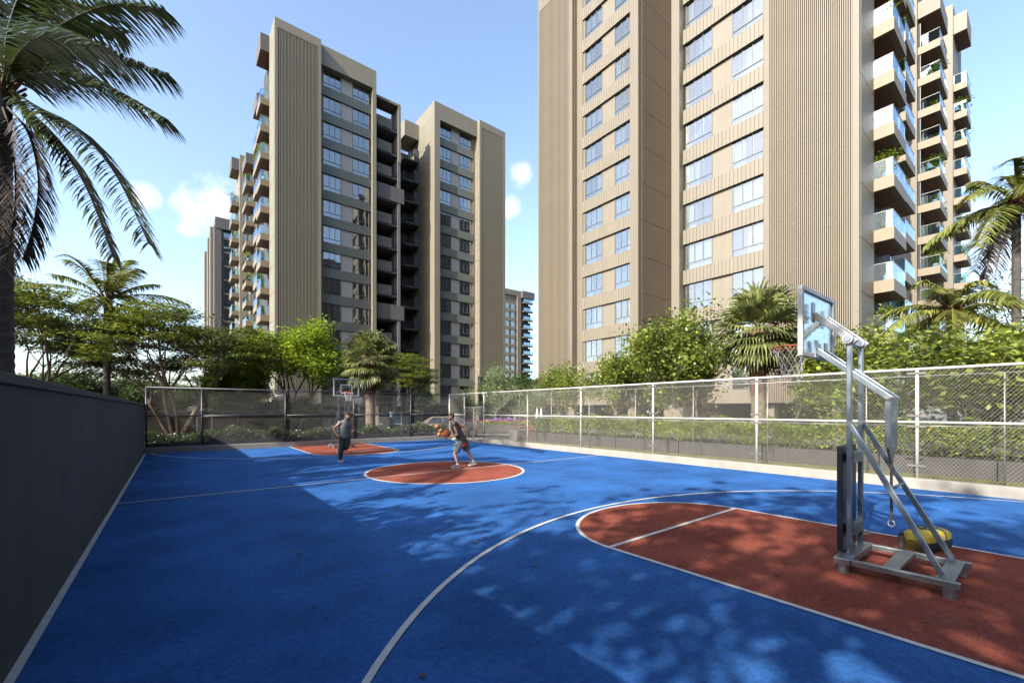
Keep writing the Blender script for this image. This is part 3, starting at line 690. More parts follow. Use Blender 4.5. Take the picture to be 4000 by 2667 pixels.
# ---- two far towers of the same estate, and an added unseen sky blocker
def far_tower(label, x0, x1, y0, y1, ztop, cols, bal, side_mat, face_off=.4):
    root = empty('far_apartment_tower', label, 'building', (x0, y0, 0), 'apartment towers of one estate')
    MB().box(x0, y0 + face_off, 0, x1, y1, ztop - 1.8).build('wall', side_mat, root)
    MB().box(x0 - .15, y0 - .1, ztop - 1.9, x1 + .15, y1, ztop).build('parapet', M_TAN, root)
    for (a, b_) in cols:
        for k in range(1, 14):
            z = 2.26 + FH * (k - 1) + 1.08
            if z + 1.9 > ztop - 1.9: continue
            w = MB().box(a, y0 + .25, z, b_, y0 + .32, z + .06).box(a, y0 + .25, z + 1.85, b_, y0 + .32, z + 1.92).box(a, y0 + .25, z + .06, a + .06, y0 + .32, z + 1.85).box(b_ - .06, y0 + .25, z + .06, b_, y0 + .32, z + 1.85)
            w.box((a + b_) / 2 - .03, y0 + .25, z + .06, (a + b_) / 2 + .03, y0 + .32, z + 1.85).box(a + .06, y0 + .255, z + .5, (a + b_) / 2 - .03, y0 + .315, z + .56)
            w = w.build('window', M_FRAME, root); MB().box(a + .06, y0 + .28, z + .06, b_ - .06, y0 + .29, z + 1.85).build('pane', M_WGLASS, w)
            MB().box(a + .02, y0 + .36, z, b_ - .02, y0 + .398, z + 1.9).build('room', M_ROOM, w)
            MB().box(a - .25, y0 + .12, z - 1.12, b_ + .25, y0 + .395, z - .02).build('spandrel', M_TAN2, root)
    for (a, b_, dep, m) in bal:
        for k in range(1, 14):
            z = FH * k + .3
            if z > ztop - 3.5: continue
            bl = MB().box(a, y0 - dep, z - .5, b_, y0 + .2, z).build('balcony', m, root)
            MB().box(a + .04, y0 - dep + .04, z, b_ - .04, y0 - dep + .052, z + 1.0).build('glass_panel', M_BGLASS, bl)
            MB().box(a + .04, y0 - dep + .06, z, a + .052, y0 + .2, z + 1.0).build('glass_panel', M_BGLASS, bl)
            MB().box(a + .2, y0 + .30, z + .05, b_ - .2, y0 + .39, z + 2.2).build('sliding_door', M_ROOM, bl)
    return root
ft = far_tower('far tower with a dark cap and glass balconies, left of the tan tower', 7.6, 34, 114, 146, 44.0, [], [(9.0, 15.2, .1, M_TAN)], M_BROWN)
MB().box(7.45, 113.6, 41.6, 16.0, 114.0, 44.02).build('dark_cap', M_DKGREY, ft)
MB().box(7.3, 113.7, 0, 8.6, 116, 42.1).build('corner_fin', M_DKGREY, ft)
for k, y in enumerate((119, 126, 136)): MB().box(6.9 - .1 * k, y, 0, 7.6, y + 4, 43.5 - k * .4).build('side_fin', M_TAN, ft)
ft = far_tower('slim far tower seen in the gap between the two tan towers', 84.0, 100.5, 117, 130, 43.6, [(86.0, 88.0), (90.0, 91.6), (92.4, 94.0)], [(97.2, 101.6, .9, M_TAN)], M_TAN)
far_tower('added unseen tower behind the camera, blocking sky light from the court', -6.0, 40.0, -52.0, -20.0, 44.0, [], [], M_BROWN)  # added out of view to keep sky light off the court
MB().box(94.9, 116.6, 0, 96.4, 117.4, 41.7).build('pier', M_TAN, ft)
MB().box(96.6, 115.9, 41.2, 102.2, 118, 43.7).build('dark_cap', M_DKGREY, ft)
# ------------------------------------------------------------------ vegetation
def leaves(pts, per, spread, L, W, seed, up=.5, droop=0.0, jit=.35, shell=0.0):
    """diamond leaves scattered round cluster points; returns V, F (quads)"""
    g = np.random.default_rng(seed); P = np.repeat(np.asarray(pts, float), per, 0); n = len(P)
    off = g.normal(size=(n, 3))
    if shell: off /= (np.linalg.norm(off, axis=1, keepdims=True) ** shell + 1e-6)
    P = P + off * np.asarray(spread)
    nrm = g.normal(size=(n, 3)); nrm[:, 2] = np.abs(nrm[:, 2]) + up * 1.5; nrm /= np.linalg.norm(nrm, axis=1, keepdims=True)
    t = g.normal(size=(n, 3)); t[:, 2] -= droop; t -= nrm * (t * nrm).sum(1, keepdims=True); t /= np.linalg.norm(t, axis=1, keepdims=True)
    b = np.cross(nrm, t); s = (1 + jit * g.uniform(-1, 1, (n, 1)))
    l, w = L * s, W * s
    V = np.empty((n, 4, 3)); V[:, 0] = P - t * l * .5; V[:, 1] = P + b * w * .5 - nrm * w * .12; V[:, 2] = P + t * l * .5 - nrm * l * .10; V[:, 3] = P - b * w * .5 - nrm * w * .12
    return V.reshape(-1, 3), np.arange(n * 4).reshape(-1, 4)
def merge(parts):
    Vs, Fs, o = [], [], 0
    for V, F in parts: Vs.append(V); Fs.append(F + o); o += len(V)
    return np.concatenate(Vs), np.concatenate(Fs)
def grow(rng, mb, p, d, length, r, level, cfg, tips):
    """recursive limbs; tips collects foliage cluster points"""
    n = 4; pts, rad = [p.copy()], [r]; q = p.copy(); dd = d.copy()
    for i in range(n):
        dd = (dd + Vector((rng.gauss(0, 1), rng.gauss(0, 1), rng.gauss(0, 1))) * cfg['wig'] + Vector((0, 0, cfg['lift'][min(level, len(cfg['lift']) - 1)]))).normalized()
        q = q + dd * (length / n); pts.append(q.copy()); rad.append(r * (1 - .42 * (i + 1) / n))
        if level >= cfg['leaf_from'] and rng.random() < cfg['leafp']: tips.append(q + Vector((rng.gauss(0, .12), rng.gauss(0, .12), rng.gauss(.1, .08))))
    mb.tube(pts, rad, 7 if level < 2 else 5, cap=False)
    if level < cfg['levels']:
        k = rng.choice(cfg['kids'][min(level, len(cfg['kids']) - 1)])
        a0 = rng.uniform(0, 2 * PI)
        for j in range(k):
            a = a0 + 2 * PI * j / k + rng.uniform(-.5, .5)
            side = dd.orthogonal().normalized(); side = Matrix.Rotation(a, 3, dd) @ side
            spread = cfg['spread'][min(level, len(cfg['spread']) - 1)] * rng.uniform(.75, 1.25)
            nd = (dd * math.cos(spread) + side * math.sin(spread)).normalized()
            grow(rng, mb, q if rng.random() < .7 else pts[-2], nd, length * cfg['ratio'] * rng.uniform(.8, 1.15), rad[-1] * .82, level + 1, cfg, tips)
    else: tips.append(q)
def branch_tree(name, label, cat, loc, seed, trunks, cfg, leafspec, bark, leafm, group=None, scale=1.0, rotz=0, data=None):
    """trunk + crown; data lets copies share meshes"""
    if data is None:
        rng = random.Random(seed); mb, tips = MB(), []
        for (base, d, length, r) in trunks: grow(rng, mb, Vector(base), Vector(d).normalized(), length, r, 0, cfg, tips)
        per, spread, L, W, up, droop = leafspec
        V, F = leaves([t.to_tuple() for t in tips], per, spread, L, W, seed, up, droop)
        data = (mb.mesh('trunk', bark, smooth=True), npmesh('crown', V, F, leafm))
    root = empty(name, label, cat, loc, group); root.scale = (scale,) * 3; root.rotation_euler.z = rotz
    put('trunk', data[0], root, loc)
    c = put('crown', data[1], root, loc); c['kind'] = 'stuff'
    return root, data

# ---- spreading rain trees behind the wall and the back fence
RAIN = dict(wig=.09, lift=[.05, .0, -.05, -.02], leaf_from=3, leafp=.12, levels=3, kids=[(3,), (3,), (4,)], spread=[.36, .50, .60], ratio=.66)
rain_tr = [((.1 * math.cos(a), .1 * math.sin(a), -.05), (.42 * math.cos(a), .42 * math.sin(a), 1.0), 3.5, .115) for a in (.3, 1.3, 2.3, 3.3, 4.4, 5.5)] + [((0, 0, -.05), (.05, 0, 1), 3.7, .12)]
rain_root, rain_d = branch_tree('rain_tree', 'spreading multi-stemmed rain tree with a flat layered crown behind the navy fence', 'tree', tuple(gp(690, 1726)), 11, rain_tr, RAIN, (105, (.40, .40, .07), .18, .085, 1.4, .2), M_BARK, L_RAIN, scale=.96, rotz=3.6)
rain_root.scale = (1.12, 1.12, .97)
branch_tree('rain_tree', 'layered rain tree behind the dark wall, beside the big coconut trunk', 'tree', (-6.8, 33.5, 0), 11, None, None, None, None, None, data=rain_d, scale=1.12, rotz=2.3)
branch_tree('rain_tree', 'small layered tree behind the fan palm, against the dark stair slot', 'tree', (15.6, 36.5, 0), 11, None, None, None, None, None, data=rain_d, scale=.86, rotz=4.0)
# ---- bright green tree in front of the left tower
BUSHY = dict(wig=.12, lift=[.08, .04, .03, .0], leaf_from=2, leafp=.6, levels=3, kids=[(3, 4), (3, 4), (3,)], spread=[.45, .55, .7], ratio=.70)
br_tr = [((0, 0, -.05), (-.25, .1, 1), 3.4, .16), ((.1, 0, -.05), (.35, -.1, 1), 3.3, .15), ((0, .1, -.05), (.0, .35, 1), 3.2, .13)]
_, bright_d = branch_tree('broadleaf_tree', 'bright yellow-green leafy tree in front of the slatted tower wall', 'tree', tuple(at(1150, 1600, 32.5).xy) + (0,), 21, br_tr, BUSHY, (46, (.34, .34, .28), .24, .15, .7, .5), M_BARK, L_BRIGHT, scale=1.04)
branch_tree('broadleaf_tree', 'smaller bright green tree between the rain tree and the slatted tower', 'tree', tuple(at(965, 1600, 30.0).xy) + (0,), 21, None, None, None, None, None, data=bright_d, scale=.66, rotz=2.0)
# ---- grey-green small tree by the gate, flower bed around it
OLV = dict(wig=.14, lift=[.06, .03, .0], leaf_from=1, leafp=.8, levels=2, kids=[(4, 5), (4,)], spread=[.6, .7], ratio=.72)
_, olive_d = branch_tree('small_tree', 'small round grey-green tree in the pink flower planter', 'tree', tuple(at(1928, 1600, 36.0).xy) + (.5,), 31, [((0, 0, -.5), (.05, 0, 1), 2.0, .07), ((.1, .05, -.5), (.2, .1, 1), 1.9, .05)], OLV, (75, (.36, .36, .30), .13, .06, .5, .3), M_BARKP, L_OLIVE, scale=1.15)
branch_tree('small_tree', 'grey-green shrubby tree behind the pink flower planter, beside the tan column', 'tree', tuple(at(1815, 1600, 41.0).xy) + (.3,), 31, None, None, None, None, None, data=olive_d, scale=.82, rotz=1.1)
branch_tree('small_tree', 'dark leafy tree in the gap under the slim far tower', 'tree', tuple(at(2010, 1600, 60.0).xy) + (0,), 32, [((0, 0, -.05), (.05, 0, 1), 2.4, .1), ((.1, .1, 0), (.3, .3, 1), 2.4, .1)], OLV, (75, (.6, .6, .45), .3, .16, .5, .3), M_BARK, L_DARK, scale=1.25)
branch_tree('small_tree', 'leafy shrub at the foot of the tan slatted tower corner', 'tree', tuple(at(2105, 1600, 44.0).xy) + (0,), 31, None, None, None, None, None, data=olive_d, scale=1.0, rotz=3.0)
# ---- glossy-leaved small trees behind the right fence
GLO = dict(wig=.20, lift=[.06, .06, .04], leaf_from=1, leafp=.85, levels=2, kids=[(4,), (3, 4)], spread=[.42, .55], ratio=.70)
glossy = []
for sd in (41, 42, 43):
    rg = random.Random(sd)
    tr = [((rg.uniform(-.12, .12), rg.uniform(-.12, .12), -.05), (rg.uniform(-.45, .45), rg.uniform(-.45, .45), 1), rg.uniform(2.3, 2.7), .055) for _ in range(3)]
    mb, tips = MB(), []
    for (b_, d_, l_, r_) in tr: grow(rg, mb, Vector(b_), Vector(d_).normalized(), l_, r_, 0, GLO, tips)
    V, F = leaves([t.to_tuple() for t in tips], 40, (.27, .27, .27), .155, .085, sd, .5, .5)
    glossy.append((mb.mesh('trunk', M_BARKP, smooth=True), npmesh('crown', V, F, L_GLOSSY)))
GL_LABELS = ['lowest glossy-leaved tree behind the white fence, nearest the flower planter', 'short glossy-leaved tree behind the fence, second from the flower planter',
    'glossy-leaved tree with pale crooked stems behind the fence, third from the flower planter', 'tallest glossy-leaved tree behind the fence, beside the fan palm',
    'glossy-leaved tree just past the fan palm behind the white fence', 'glossy-leaved tree behind the hoop arm, below the corner balconies']
for k, (u, dd_, sc) in enumerate(((2205, 26.5, .82), (2345, 23.5, .90), (2500, 21.2, .95), (2690, 19.4, 1.15), (3060, 18.0, .92), (3400, 15.2, .88))):
    p = at(u, 1600, dd_)
    branch_tree('glossy_leaf_tree', GL_LABELS[k], 'tree', (p.x, p.y, .25), 0, None, None, None, None, None, group='glossy-leaved trees behind the fence', data=glossy[k % 3], scale=sc, rotz=k * 1.7)
branch_tree('glossy_leaf_tree', 'glossy-leaved tree filling the gap between two taller ones and the fan palm', 'tree', tuple(at(2830, 1600, 20.5).xy) + (.25,), 0, None, None, None, None, None, group='glossy-leaved trees behind the fence', data=glossy[1], scale=.98, rotz=5.2)

# ---- big-leaved tree at the right, its largest leaves as parts
BIG = dict(wig=.16, lift=[.06, .03, .0], leaf_from=1, leafp=.8, levels=2, kids=[(4,), (3, 4)], spread=[.45, .6], ratio=.74)
rg = random.Random(51); mb, tips = MB(), []
bloc = Vector((17.4, 1.35, .2))
for (b_, d_) in (((0, 0, 0), (.2, .1, 1)), ((.1, .1, 0), (-.35, .35, 1)), ((-.1, .1, 0), (.2, -.45, 1)), ((0, -.1, 0), (-.5, -.2, 1)), ((.15, 0, 0), (.05, .7, 1))): grow(rg, mb, bloc + Vector(b_), Vector(d_).normalized(), 1.75, .07, 0, BIG, tips)
bigt = empty('big_leaf_tree', 'big-leaved tree over the fence at the right, in front of the areca palm', 'tree', bloc)
mb.build('trunk', M_BARKP, bigt, smooth=True)
V, F = leaves([t.to_tuple() for t in tips], 26, (.26, .26, .22), .18, .115, 51, .8, .5)
c = put('crown', npmesh('crown', V - np.array(bloc), F, L_GLOSSY), bigt, bloc); c['kind'] = 'stuff'
lb = MB(); lb.add([(0, 0, 0), (.035, .06, .012), (.0, .13, 0.0), (-.035, .06, .012), (0, .20, -.03), (.052, .10, .016), (-.052, .10, .016)], [(0, 1, 5, 2), (0, 2, 6, 3), (5, 4, 2), (2, 4, 6)])
lm = lb.mesh('leaf', L_GLOSSY)
for k in range(200):
    t = rg.choice(tips) + Vector((rg.gauss(0, .3), rg.gauss(0, .3), rg.gauss(.05, .26)))
    o = put('leaf', lm, bigt, t); o.rotation_euler = (rg.uniform(-.9, .4), rg.uniform(-.6, .6), rg.uniform(0, 6.28)); s = rg.uniform(.9, 1.35); o.scale = (s, s, s)

# ---- hedge along the planters, planters
def bush_mesh(name, L, W, H, n, ll, lw, seed, mat, z0=0.0, bump=.22):
    g = np.random.default_rng(seed); m = int(n)
    P = np.stack([g.uniform(-L / 2, L / 2, m), g.uniform(-W / 2, W / 2, m), g.beta(2.2, 1.1, m) * H], 1)
    P[:, 2] *= 1 + bump * np.sin(P[:, 0] * 3.1 + seed) * np.cos(P[:, 1] * 2.3 + seed * 2)
    P[:, 2] += z0
    V, F = leaves(P, 1, (.02, .02, .02), ll, lw, seed + 1, .7, .2); return V, F
hedge_m = []
for sd in (61, 62, 63):
    V, F = bush_mesh('h', 3.1, .98, .92, 6200, .085, .055, sd, L_HEDGE); hedge_m.append(npmesh('foliage', V, F, L_HEDGE))
    g = np.random.default_rng(sd + 9); P = np.stack([g.uniform(-1.5, 1.5, 70), g.uniform(-.5, .3, 70), g.uniform(.45, .84, 70)], 1)
    V, F = leaves(P, 1, (.01,) * 3, .05, .05, sd, .6); hedge_m.append(npmesh('flowers', V, F, L_YEL))
stems = MB()
for i in range(16): x = -1.4 + i * .19; stems.tube([(x, .1 * math.sin(i * 5), 0), (x + .08 * math.sin(i), .15 * math.cos(i * 3), .55)], [.012, .006], 4)
stem_m = stems.mesh('stems', M_BARK)
PL = [(15.55 + 1.0, -1.5 + 3.04 * k) for k in range(7)]
PLL = ['first', 'second', 'third', 'fourth', 'fifth', 'sixth', 'seventh']
for k, (x, y) in enumerate(PL):
    pl = empty('planter_box', 'long black planter box behind the turf strip, %s along the row from the wicket' % PLL[6 - k], 'planter', (15.55, y, .18), 'black planters behind the fence')
    ya, yb = y - 1.5, y + 1.5
    MB().box(15.55, ya, .0, 15.60, yb, .70).build('front_panel', M_PLANTER, pl)
    MB().box(17.2, ya, .0, 17.25, yb, .70).build('rear_panel', M_PLANTER, pl)
    for e0, e1 in ((ya, ya + .05), (yb - .05, yb)): MB().box(15.60, e0, .0, 17.20, e1, .70).build('end_panel', M_PLANTER, pl)
    for e in (ya + .75, y, yb - .75): MB().box(15.535, e - .012, .2, 15.55, e + .012, .69).build('joint_rib', M_PLANTER, pl)
    MB().box(15.60, ya + .05, .1, 17.20, yb - .05, .62).build('soil', M_SOIL, pl)
    hd = empty('hedge_bush', 'yellow-flowered green hedge bush in the %s black planter from the wicket' % PLL[6 - k], 'hedge', (16.1, y, .60), 'hedge bushes in the black planters')
    hd.rotation_euler.z = PI / 2 if k % 2 else -PI / 2
    for nm, me in (('stems', stem_m), ('foliage', hedge_m[2 * (k % 3)]), ('flowers', hedge_m[2 * (k % 3) + 1])):
        o = put(nm, me, hd, (16.1, y, .60))
        if nm != 'stems': o['kind'] = 'stuff'

# ---- white-flowered bushes behind the back fence
wf = []
for sd in (71, 72):
    V, F = bush_mesh('w', 2.9, 1.1, .78, 4200, .12, .05, sd, L_DARK, bump=.3); a = npmesh('foliage', V, F, L_DARK)
    g = np.random.default_rng(sd); P = np.stack([g.uniform(-1.4, 1.4, 46), g.uniform(-.65, .3, 46), g.uniform(.30, .84, 46)], 1)
    parts = []
    for q in range(4): parts.append(leaves(P, 1, (.012,) * 3, .085, .045, sd + q, .9))
    V, F = merge(parts); wf.append((a, npmesh('blossoms', V, F, L_FLOW)))
WFN = ['beside the dark wall corner', 'below the rain tree', 'left of the far hoop', 'behind the far hoop', 'at the foot of the fan palm', 'right of the fan palm', 'behind the ball rack']
for k in range(6):
    x = .35 + k * 2.55
    b_ = empty('flowering_bush', 'low dark bush dotted with white flowers %s' % WFN[k if k < 5 else 6], 'bush', (x, 25.45, .02), 'white-flowered bushes behind the navy fence')
    sm = put('stems', stem_m, b_, (x, 25.45, .02)); sm.scale = (1, 1, 1)
    for nm, me in zip(('foliage', 'blossoms'), wf[k % 2]): o = put(nm, me, b_, (x, 25.45, .02)); o['kind'] = 'stuff'
    b_.scale = (1, 1, 1.12 if k % 2 else .95)

# ---- palms with feather fronds
def frond_mesh(ctrl, seed, nl=46, ll=.62, lw=.045, hang=.75, mat=None, both=True, rw=.03, fold=.35):
    """a rachis through control points with drooping leaflets on both sides"""
    rng = random.Random(seed); c = [Vector(p) for p in ctrl]
    def cr(t):
        n = len(c) - 1; x = min(max(t * n, 0), n - 1e-6); i = int(x); f = x - i
        p0, p1, p2, p3 = c[max(i - 1, 0)], c[i], c[i + 1], c[min(i + 2, n)]
        return .5 * ((2 * p1) + (p2 - p0) * f + (2 * p0 - 5 * p1 + 4 * p2 - p3) * f * f + (3 * p1 - p0 - 3 * p2 + p3) * f ** 3)
    mb = MB(); N = 22; pts = [cr(i / N) for i in range(N + 1)]
    mb.tube(pts, [rw * (1 - .85 * i / N) for i in range(N + 1)], 5)
    vs, fs = [], []
    for k in range(nl):
        t = .13 + .87 * k / (nl - 1); p = cr(t); d = (cr(min(t + .02, 1)) - cr(t - .02)).normalized()
        side = d.cross(Vector((0, 0, 1))); side = side.normalized() if side.length > .15 else d.orthogonal().normalized()
        prof = math.sin(PI * min(1, (t - .02)) ** .8) ** .55 if t < .98 else .15
        for sg in ((-1, 1) if both else (1,)):
            L = ll * (.38 + .62 * prof) * rng.uniform(.86, 1.1); w = lw * rng.uniform(.8, 1.15)
            dir0 = (side * sg * 1.0 + d * rng.uniform(.45, .75) + Vector((0, 0, -hang * rng.uniform(.5, 1.0) + fold))).normalized()
            q, dd, o = p.copy(), dir0.copy(), len(vs)
            segs = 3
            for i in range(segs + 1):
                ww = w * (1 - (i / segs) ** 1.6) * .5 + .002; b_ = dd.cross(Vector((0, 0, 1))); b_ = b_.normalized() if b_.length > .05 else side
                b_ = (b_ + d * .4).normalized() if abs(b_.dot(d)) < .9 else d
                vs += [q + b_ * ww, q - b_ * ww]
                q = q + dd * (L / segs); dd = (dd + Vector((rng.gauss(0, .06), rng.gauss(0, .06), -.30 * hang))).normalized()
            for i in range(segs): fs.append((o + 2 * i, o + 2 * i + 1, o + 2 * i + 3, o + 2 * i + 2))
    mb.add(vs, fs); return mb
def palm_trunk(mb, p0, p1, r0, r1, rings=26, bend=.0):
    pts, rad = [], []; p0, p1 = Vector(p0), Vector(p1)
    for i in range(rings * 2 + 1):
        t = i / (rings * 2); q = p0.lerp(p1, t) + Vector((bend * math.sin(PI * t), 0, 0)); pts.append(q); rad.append((r0 + (r1 - r0) * t) * (1.05 if i % 2 else .97))
    mb.tube(pts, rad, 14)
def arching(base, az, elev, length, sag, n=5):
    """control points of a frond leaving base at azimuth az, elevation elev, bending down with sag"""
    pts = []
    for i in range(n + 1):
        t = i / n; h = length * t * math.cos(elev) * (1 - .12 * t); z = length * t * math.sin(elev) - sag * length * t * t
        pts.append(Vector(base) + Vector((math.cos(az) * h, math.sin(az) * h, z)))
    return pts
def feather_palm(label, loc, h, r0, r1, fronds, seed, leafm, ll, lw, hang, bend=0, dry=(), nl=44, group=None):
    rng = random.Random(seed); root = empty('palm_tree', label, 'palm', loc, group); top = Vector(loc) + Vector((0, 0, h))
    mb = MB(); palm_trunk(mb, loc, top, r0, r1, int(h * 4), bend); mb.build('trunk', M_PALMT, root, smooth=True)
    cb = MB()
    for i in range(14):
        a = i * 2.4; cb.bar(top + Vector((.5 * r1 * math.cos(a), .5 * r1 * math.sin(a), -.45 + i * .03)), top + Vector((2.2 * r1 * math.cos(a), 2.2 * r1 * math.sin(a), .05 + .03 * i)), .10, .05)
    cb.build('leaf_bases', M_FIBRE, root)
    for k, ctrl in enumerate(fronds): frond_mesh(ctrl, seed + k, nl, ll, lw, hang).build('frond', leafm, root)
    for k, ctrl in enumerate(dry): frond_mesh(ctrl, seed + 90 + k, nl, ll * .8, lw * .8, 1.2).build('dry_frond', L_DRY, root)
    return root
# the big coconut palm at the left edge
ploc = at(2, 1600, 12.0); ploc.z = 0
ptop = at(22, 345, 12.0)
def px(*l): return [at(u, v, d) for u, v, d in l]
near_fronds = [px((30, 330, 12), (80, 210, 11.7), (240, 95, 11.3), (430, 20, 11), (640, 40, 10.8)),
    px((30, 335, 12), (130, 265, 12.2), (300, 215, 12.4), (460, 225, 12.6), (655, 290, 12.8)),
    px((30, 340, 12), (110, 295, 11.8), (290, 285, 11.6), (470, 360, 11.4), (655, 470, 11.3)),
    px((40, 350, 12), (150, 420, 11.9), (300, 500, 11.7), (450, 680, 11.6), (580, 950, 11.5)),
    px((40, 360, 12), (110, 430, 12.2), (220, 540, 12.4), (340, 740, 12.5), (440, 1000, 12.6)),
    px((25, 330, 12), (20, 180, 11.8), (60, 20, 11.6), (150, -150, 11.4), (300, -270, 11.2)),
    px((20, 330, 12), (-80, 200, 12), (-250, 120, 12), (-420, 160, 12), (-560, 300, 12)),
    px((20, 330, 12), (-20, 150, 12.4), (-90, -30, 12.8), (-200, -160, 13.2), (-380, -230, 13.6)),
    px((25, 335, 12), (40, 190, 12.8), (90, 60, 13.6), (180, -10, 14.6), (300, 20, 15.6)),
    px((20, 345, 12), (-90, 380, 12.4), (-220, 480, 12.8), (-330, 660, 13.2), (-400, 880, 13.5)),
    px((25, 330, 12), (60, 230, 11.0), (140, 150, 10.0), (260, 130, 9.2), (420, 190, 8.6)),
    px((30, 335, 12), (90, 250, 12.6), (190, 160, 13.2), (330, 110, 13.8), (480, 130, 14.4))]
near_dry = [px((30, 420, 11.8), (110, 520, 11.7), (150, 700, 11.7), (130, 880, 11.7), (90, 1010, 11.7)), px((10, 420, 11.9), (40, 520, 11.6), (60, 700, 11.5), (50, 880, 11.5), (20, 1040, 11.5)),
    px((0, 420, 12), (-10, 560, 11.6), (0, 760, 11.5), (-10, 900, 11.5))]
ptop.z = ptop.z
feather_palm('tall coconut palm with long drooping fronds rising behind the dark wall', (ploc.x, ploc.y, 0), ptop.z, .29, .22, near_fronds, 81, L_PALM, 1.15, .085, .9, dry=near_dry, nl=100)
# the second palm beyond the wall, standing in sun
def crown_fronds(top, n, L, seed, e0=.1, e1=1.25, sag=.55, az0=0):
    rng = random.Random(seed); out = []
    for k in range(n):
        f = k / max(1, n - 1); el = e1 + (e0 - e1) * f + rng.uniform(-.1, .1)
        out.append(arching(top, az0 + k * 2.399, el, L * rng.uniform(.85, 1.1), sag * rng.uniform(.8, 1.2)))
    return out
p2 = at(418, 1600, 24.0); t2 = Vector((p2.x, p2.y, 8.0))
feather_palm('slender sunlit palm standing behind the dark wall above the rain trees', (p2.x, p2.y, 0), 8.0, .17, .14, crown_fronds(t2, 17, 4.3, 5, .1, 1.45, .42), 101, L_PALMY, .90, .085, .8, nl=54,
    dry=[arching(t2, a, -.6, 2.2, .8) for a in (1.0, 3.4, 5.6)])
# areca palms at the right
p3 = Vector((23.6, .85, 0)); t3 = p3 + Vector((0, 0, 9.2))
feather_palm('tall areca palm at the right, beyond the big-leaved tree', tuple(p3), 9.2, .13, .11, crown_fronds(t3, 16, 3.2, 7, -.25, 1.45, .55, .7), 121, L_PALMY, .80, .075, .95, nl=56, dry=[arching(t3, a, -.7, 2.0, .7) for a in (.5, 2.6, 4.4)])
p4 = Vector((21.6, 2.25, 0)); t4 = p4 + Vector((0, 0, 5.35))
feather_palm('lower areca palm under the balconies, left of the taller one', tuple(p4), 5.35, .14, .12, crown_fronds(t4, 16, 3.0, 9, -.3, 1.2, .6, 2.0), 141, L_PALMY, .68, .065, .9, nl=50)
branch_tree('shade_tree', 'airy tree in the distance behind the areca palms', 'tree', (43, 2.2, 0), 33, [((0, 0, 0), (.1, 0, 1), 5.2, .2), ((.1, .1, 0), (-.2, .2, 1), 5.0, .18)], dict(OLV, levels=3, kids=[(3,), (3,), (3,)]), (40, (.6, .6, .35), .22, .11, .6, .3), M_BARK, L_RAIN, scale=.80)

# ---- fan palms
def fan_leaf(mb, base, az, el, pet, rad, seed, nseg=26, droop=.7, sp=1.5):
    rng = random.Random(seed); base = Vector(base)
    d = Vector((math.cos(az) * math.cos(el), math.sin(az) * math.cos(el), math.sin(el)))
    tip = base + d * pet + Vector((0, 0, -.12 * pet)); mb.tube([base, base + d * pet * .55, tip], [.022, .016, .011], 5)
    side = d.cross(Vector((0, 0, 1))).normalized(); nrm = side.cross(d).normalized()
    vs, fs = [], []
    for k in range(nseg):
        a = (k / (nseg - 1) - .5) * 2 * sp; dd = (d * math.cos(a) + side * math.sin(a) + nrm * .10 * math.cos(a * 2)).normalized()
        L = rad * (.80 + .2 * math.cos(a)) * rng.uniform(.9, 1.08); q = tip.copy(); o = len(vs); w0 = rad * sp * 2 / nseg * .62
        for i, f in enumerate((0, .35, .62, .85, 1.0)):
            ww = (w0 * f / .62 if f <= .62 else w0 * (1 - (f - .62) / .38)) * .5 + .003
            b_ = dd.cross(nrm); b_ = b_.normalized() if b_.length > .1 else side
            tw = rng.gauss(0, .25); b_ = (b_ + nrm * tw).normalized()
            vs += [q + b_ * ww, q - b_ * ww]
            if i < 4:
                stp = L * ((.35, .27, .23, .15)[i]); q = q + dd * stp
                if i >= 1: dd = (dd + Vector((0, 0, -droop * (.35, .7, 1.2, 1.4)[i] * rng.uniform(.6, 1.2)))).normalized()
        for i in range(4): fs.append((o + 2 * i, o + 2 * i + 1, o + 2 * i + 3, o + 2 * i + 2))
    mb.add(vs, fs)
def fan_palm(label, loc, h, r, n, pet, rad, seed, e0, e1, skirt=True, leafm=None, droop=.62, group=None):
    rng = random.Random(seed); root = empty('fan_palm', label, 'palm', loc, group); top = Vector(loc) + Vector((0, 0, h))
    mb = MB()
    if h > .6: palm_trunk(mb, loc, top, r * 1.1, r, max(5, int(h * 6)))
    else: mb.tube([loc, top], [r, r * .8], 9)
    mb.build('trunk', M_BARKP if skirt else M_PALMT, root, smooth=True)
    if skirt:
        V, F = [], []; sb = MB()
        for i in range(700):
            a, t = rng.uniform(0, 2 * PI), rng.random(); z = top.z - .05 - t * h * .46; rr = r * (1.05 + 1.3 * (1 - t)) * rng.uniform(.8, 1.15)
            p = Vector((top.x + rr * math.cos(a), top.y + rr * math.sin(a), z)); L = rng.uniform(.25, .6); s = Vector((-math.sin(a), math.cos(a), 0)) * rng.uniform(.01, .028)
            e = p + Vector((rng.gauss(0, .05), rng.gauss(0, .05), -L)); sb.add([p + s, p - s, e - s * .3, e + s * .3], [(0, 1, 2, 3)])
        sb.lathe([(r * 1.02, -h * .46), (r * 1.9, -h * .14), (r * 1.4, 0)], top, 14)
        sb.build('fibre_skirt', M_FIBRE, root)
    for k in range(n):
        f = k / (n - 1); el = e1 + (e0 - e1) * f + rng.uniform(-.12, .12)
        b = MB(); fan_leaf(b, top, k * 2.399 + rng.uniform(-.2, .2), el, pet * rng.uniform(.85, 1.15), rad * rng.uniform(.88, 1.1), seed * 50 + k, droop=droop)
        b.build('fan_frond', leafm or L_FAN, root)
    return root
q = at(1447, 1600, 29.3); fan_palm('stout fan palm with a brown fibre skirt behind the far hoop', (q.x, q.y, 0), 5.3, .30, 46, .95, 1.45, 7, -1.1, 1.45, droop=.8)
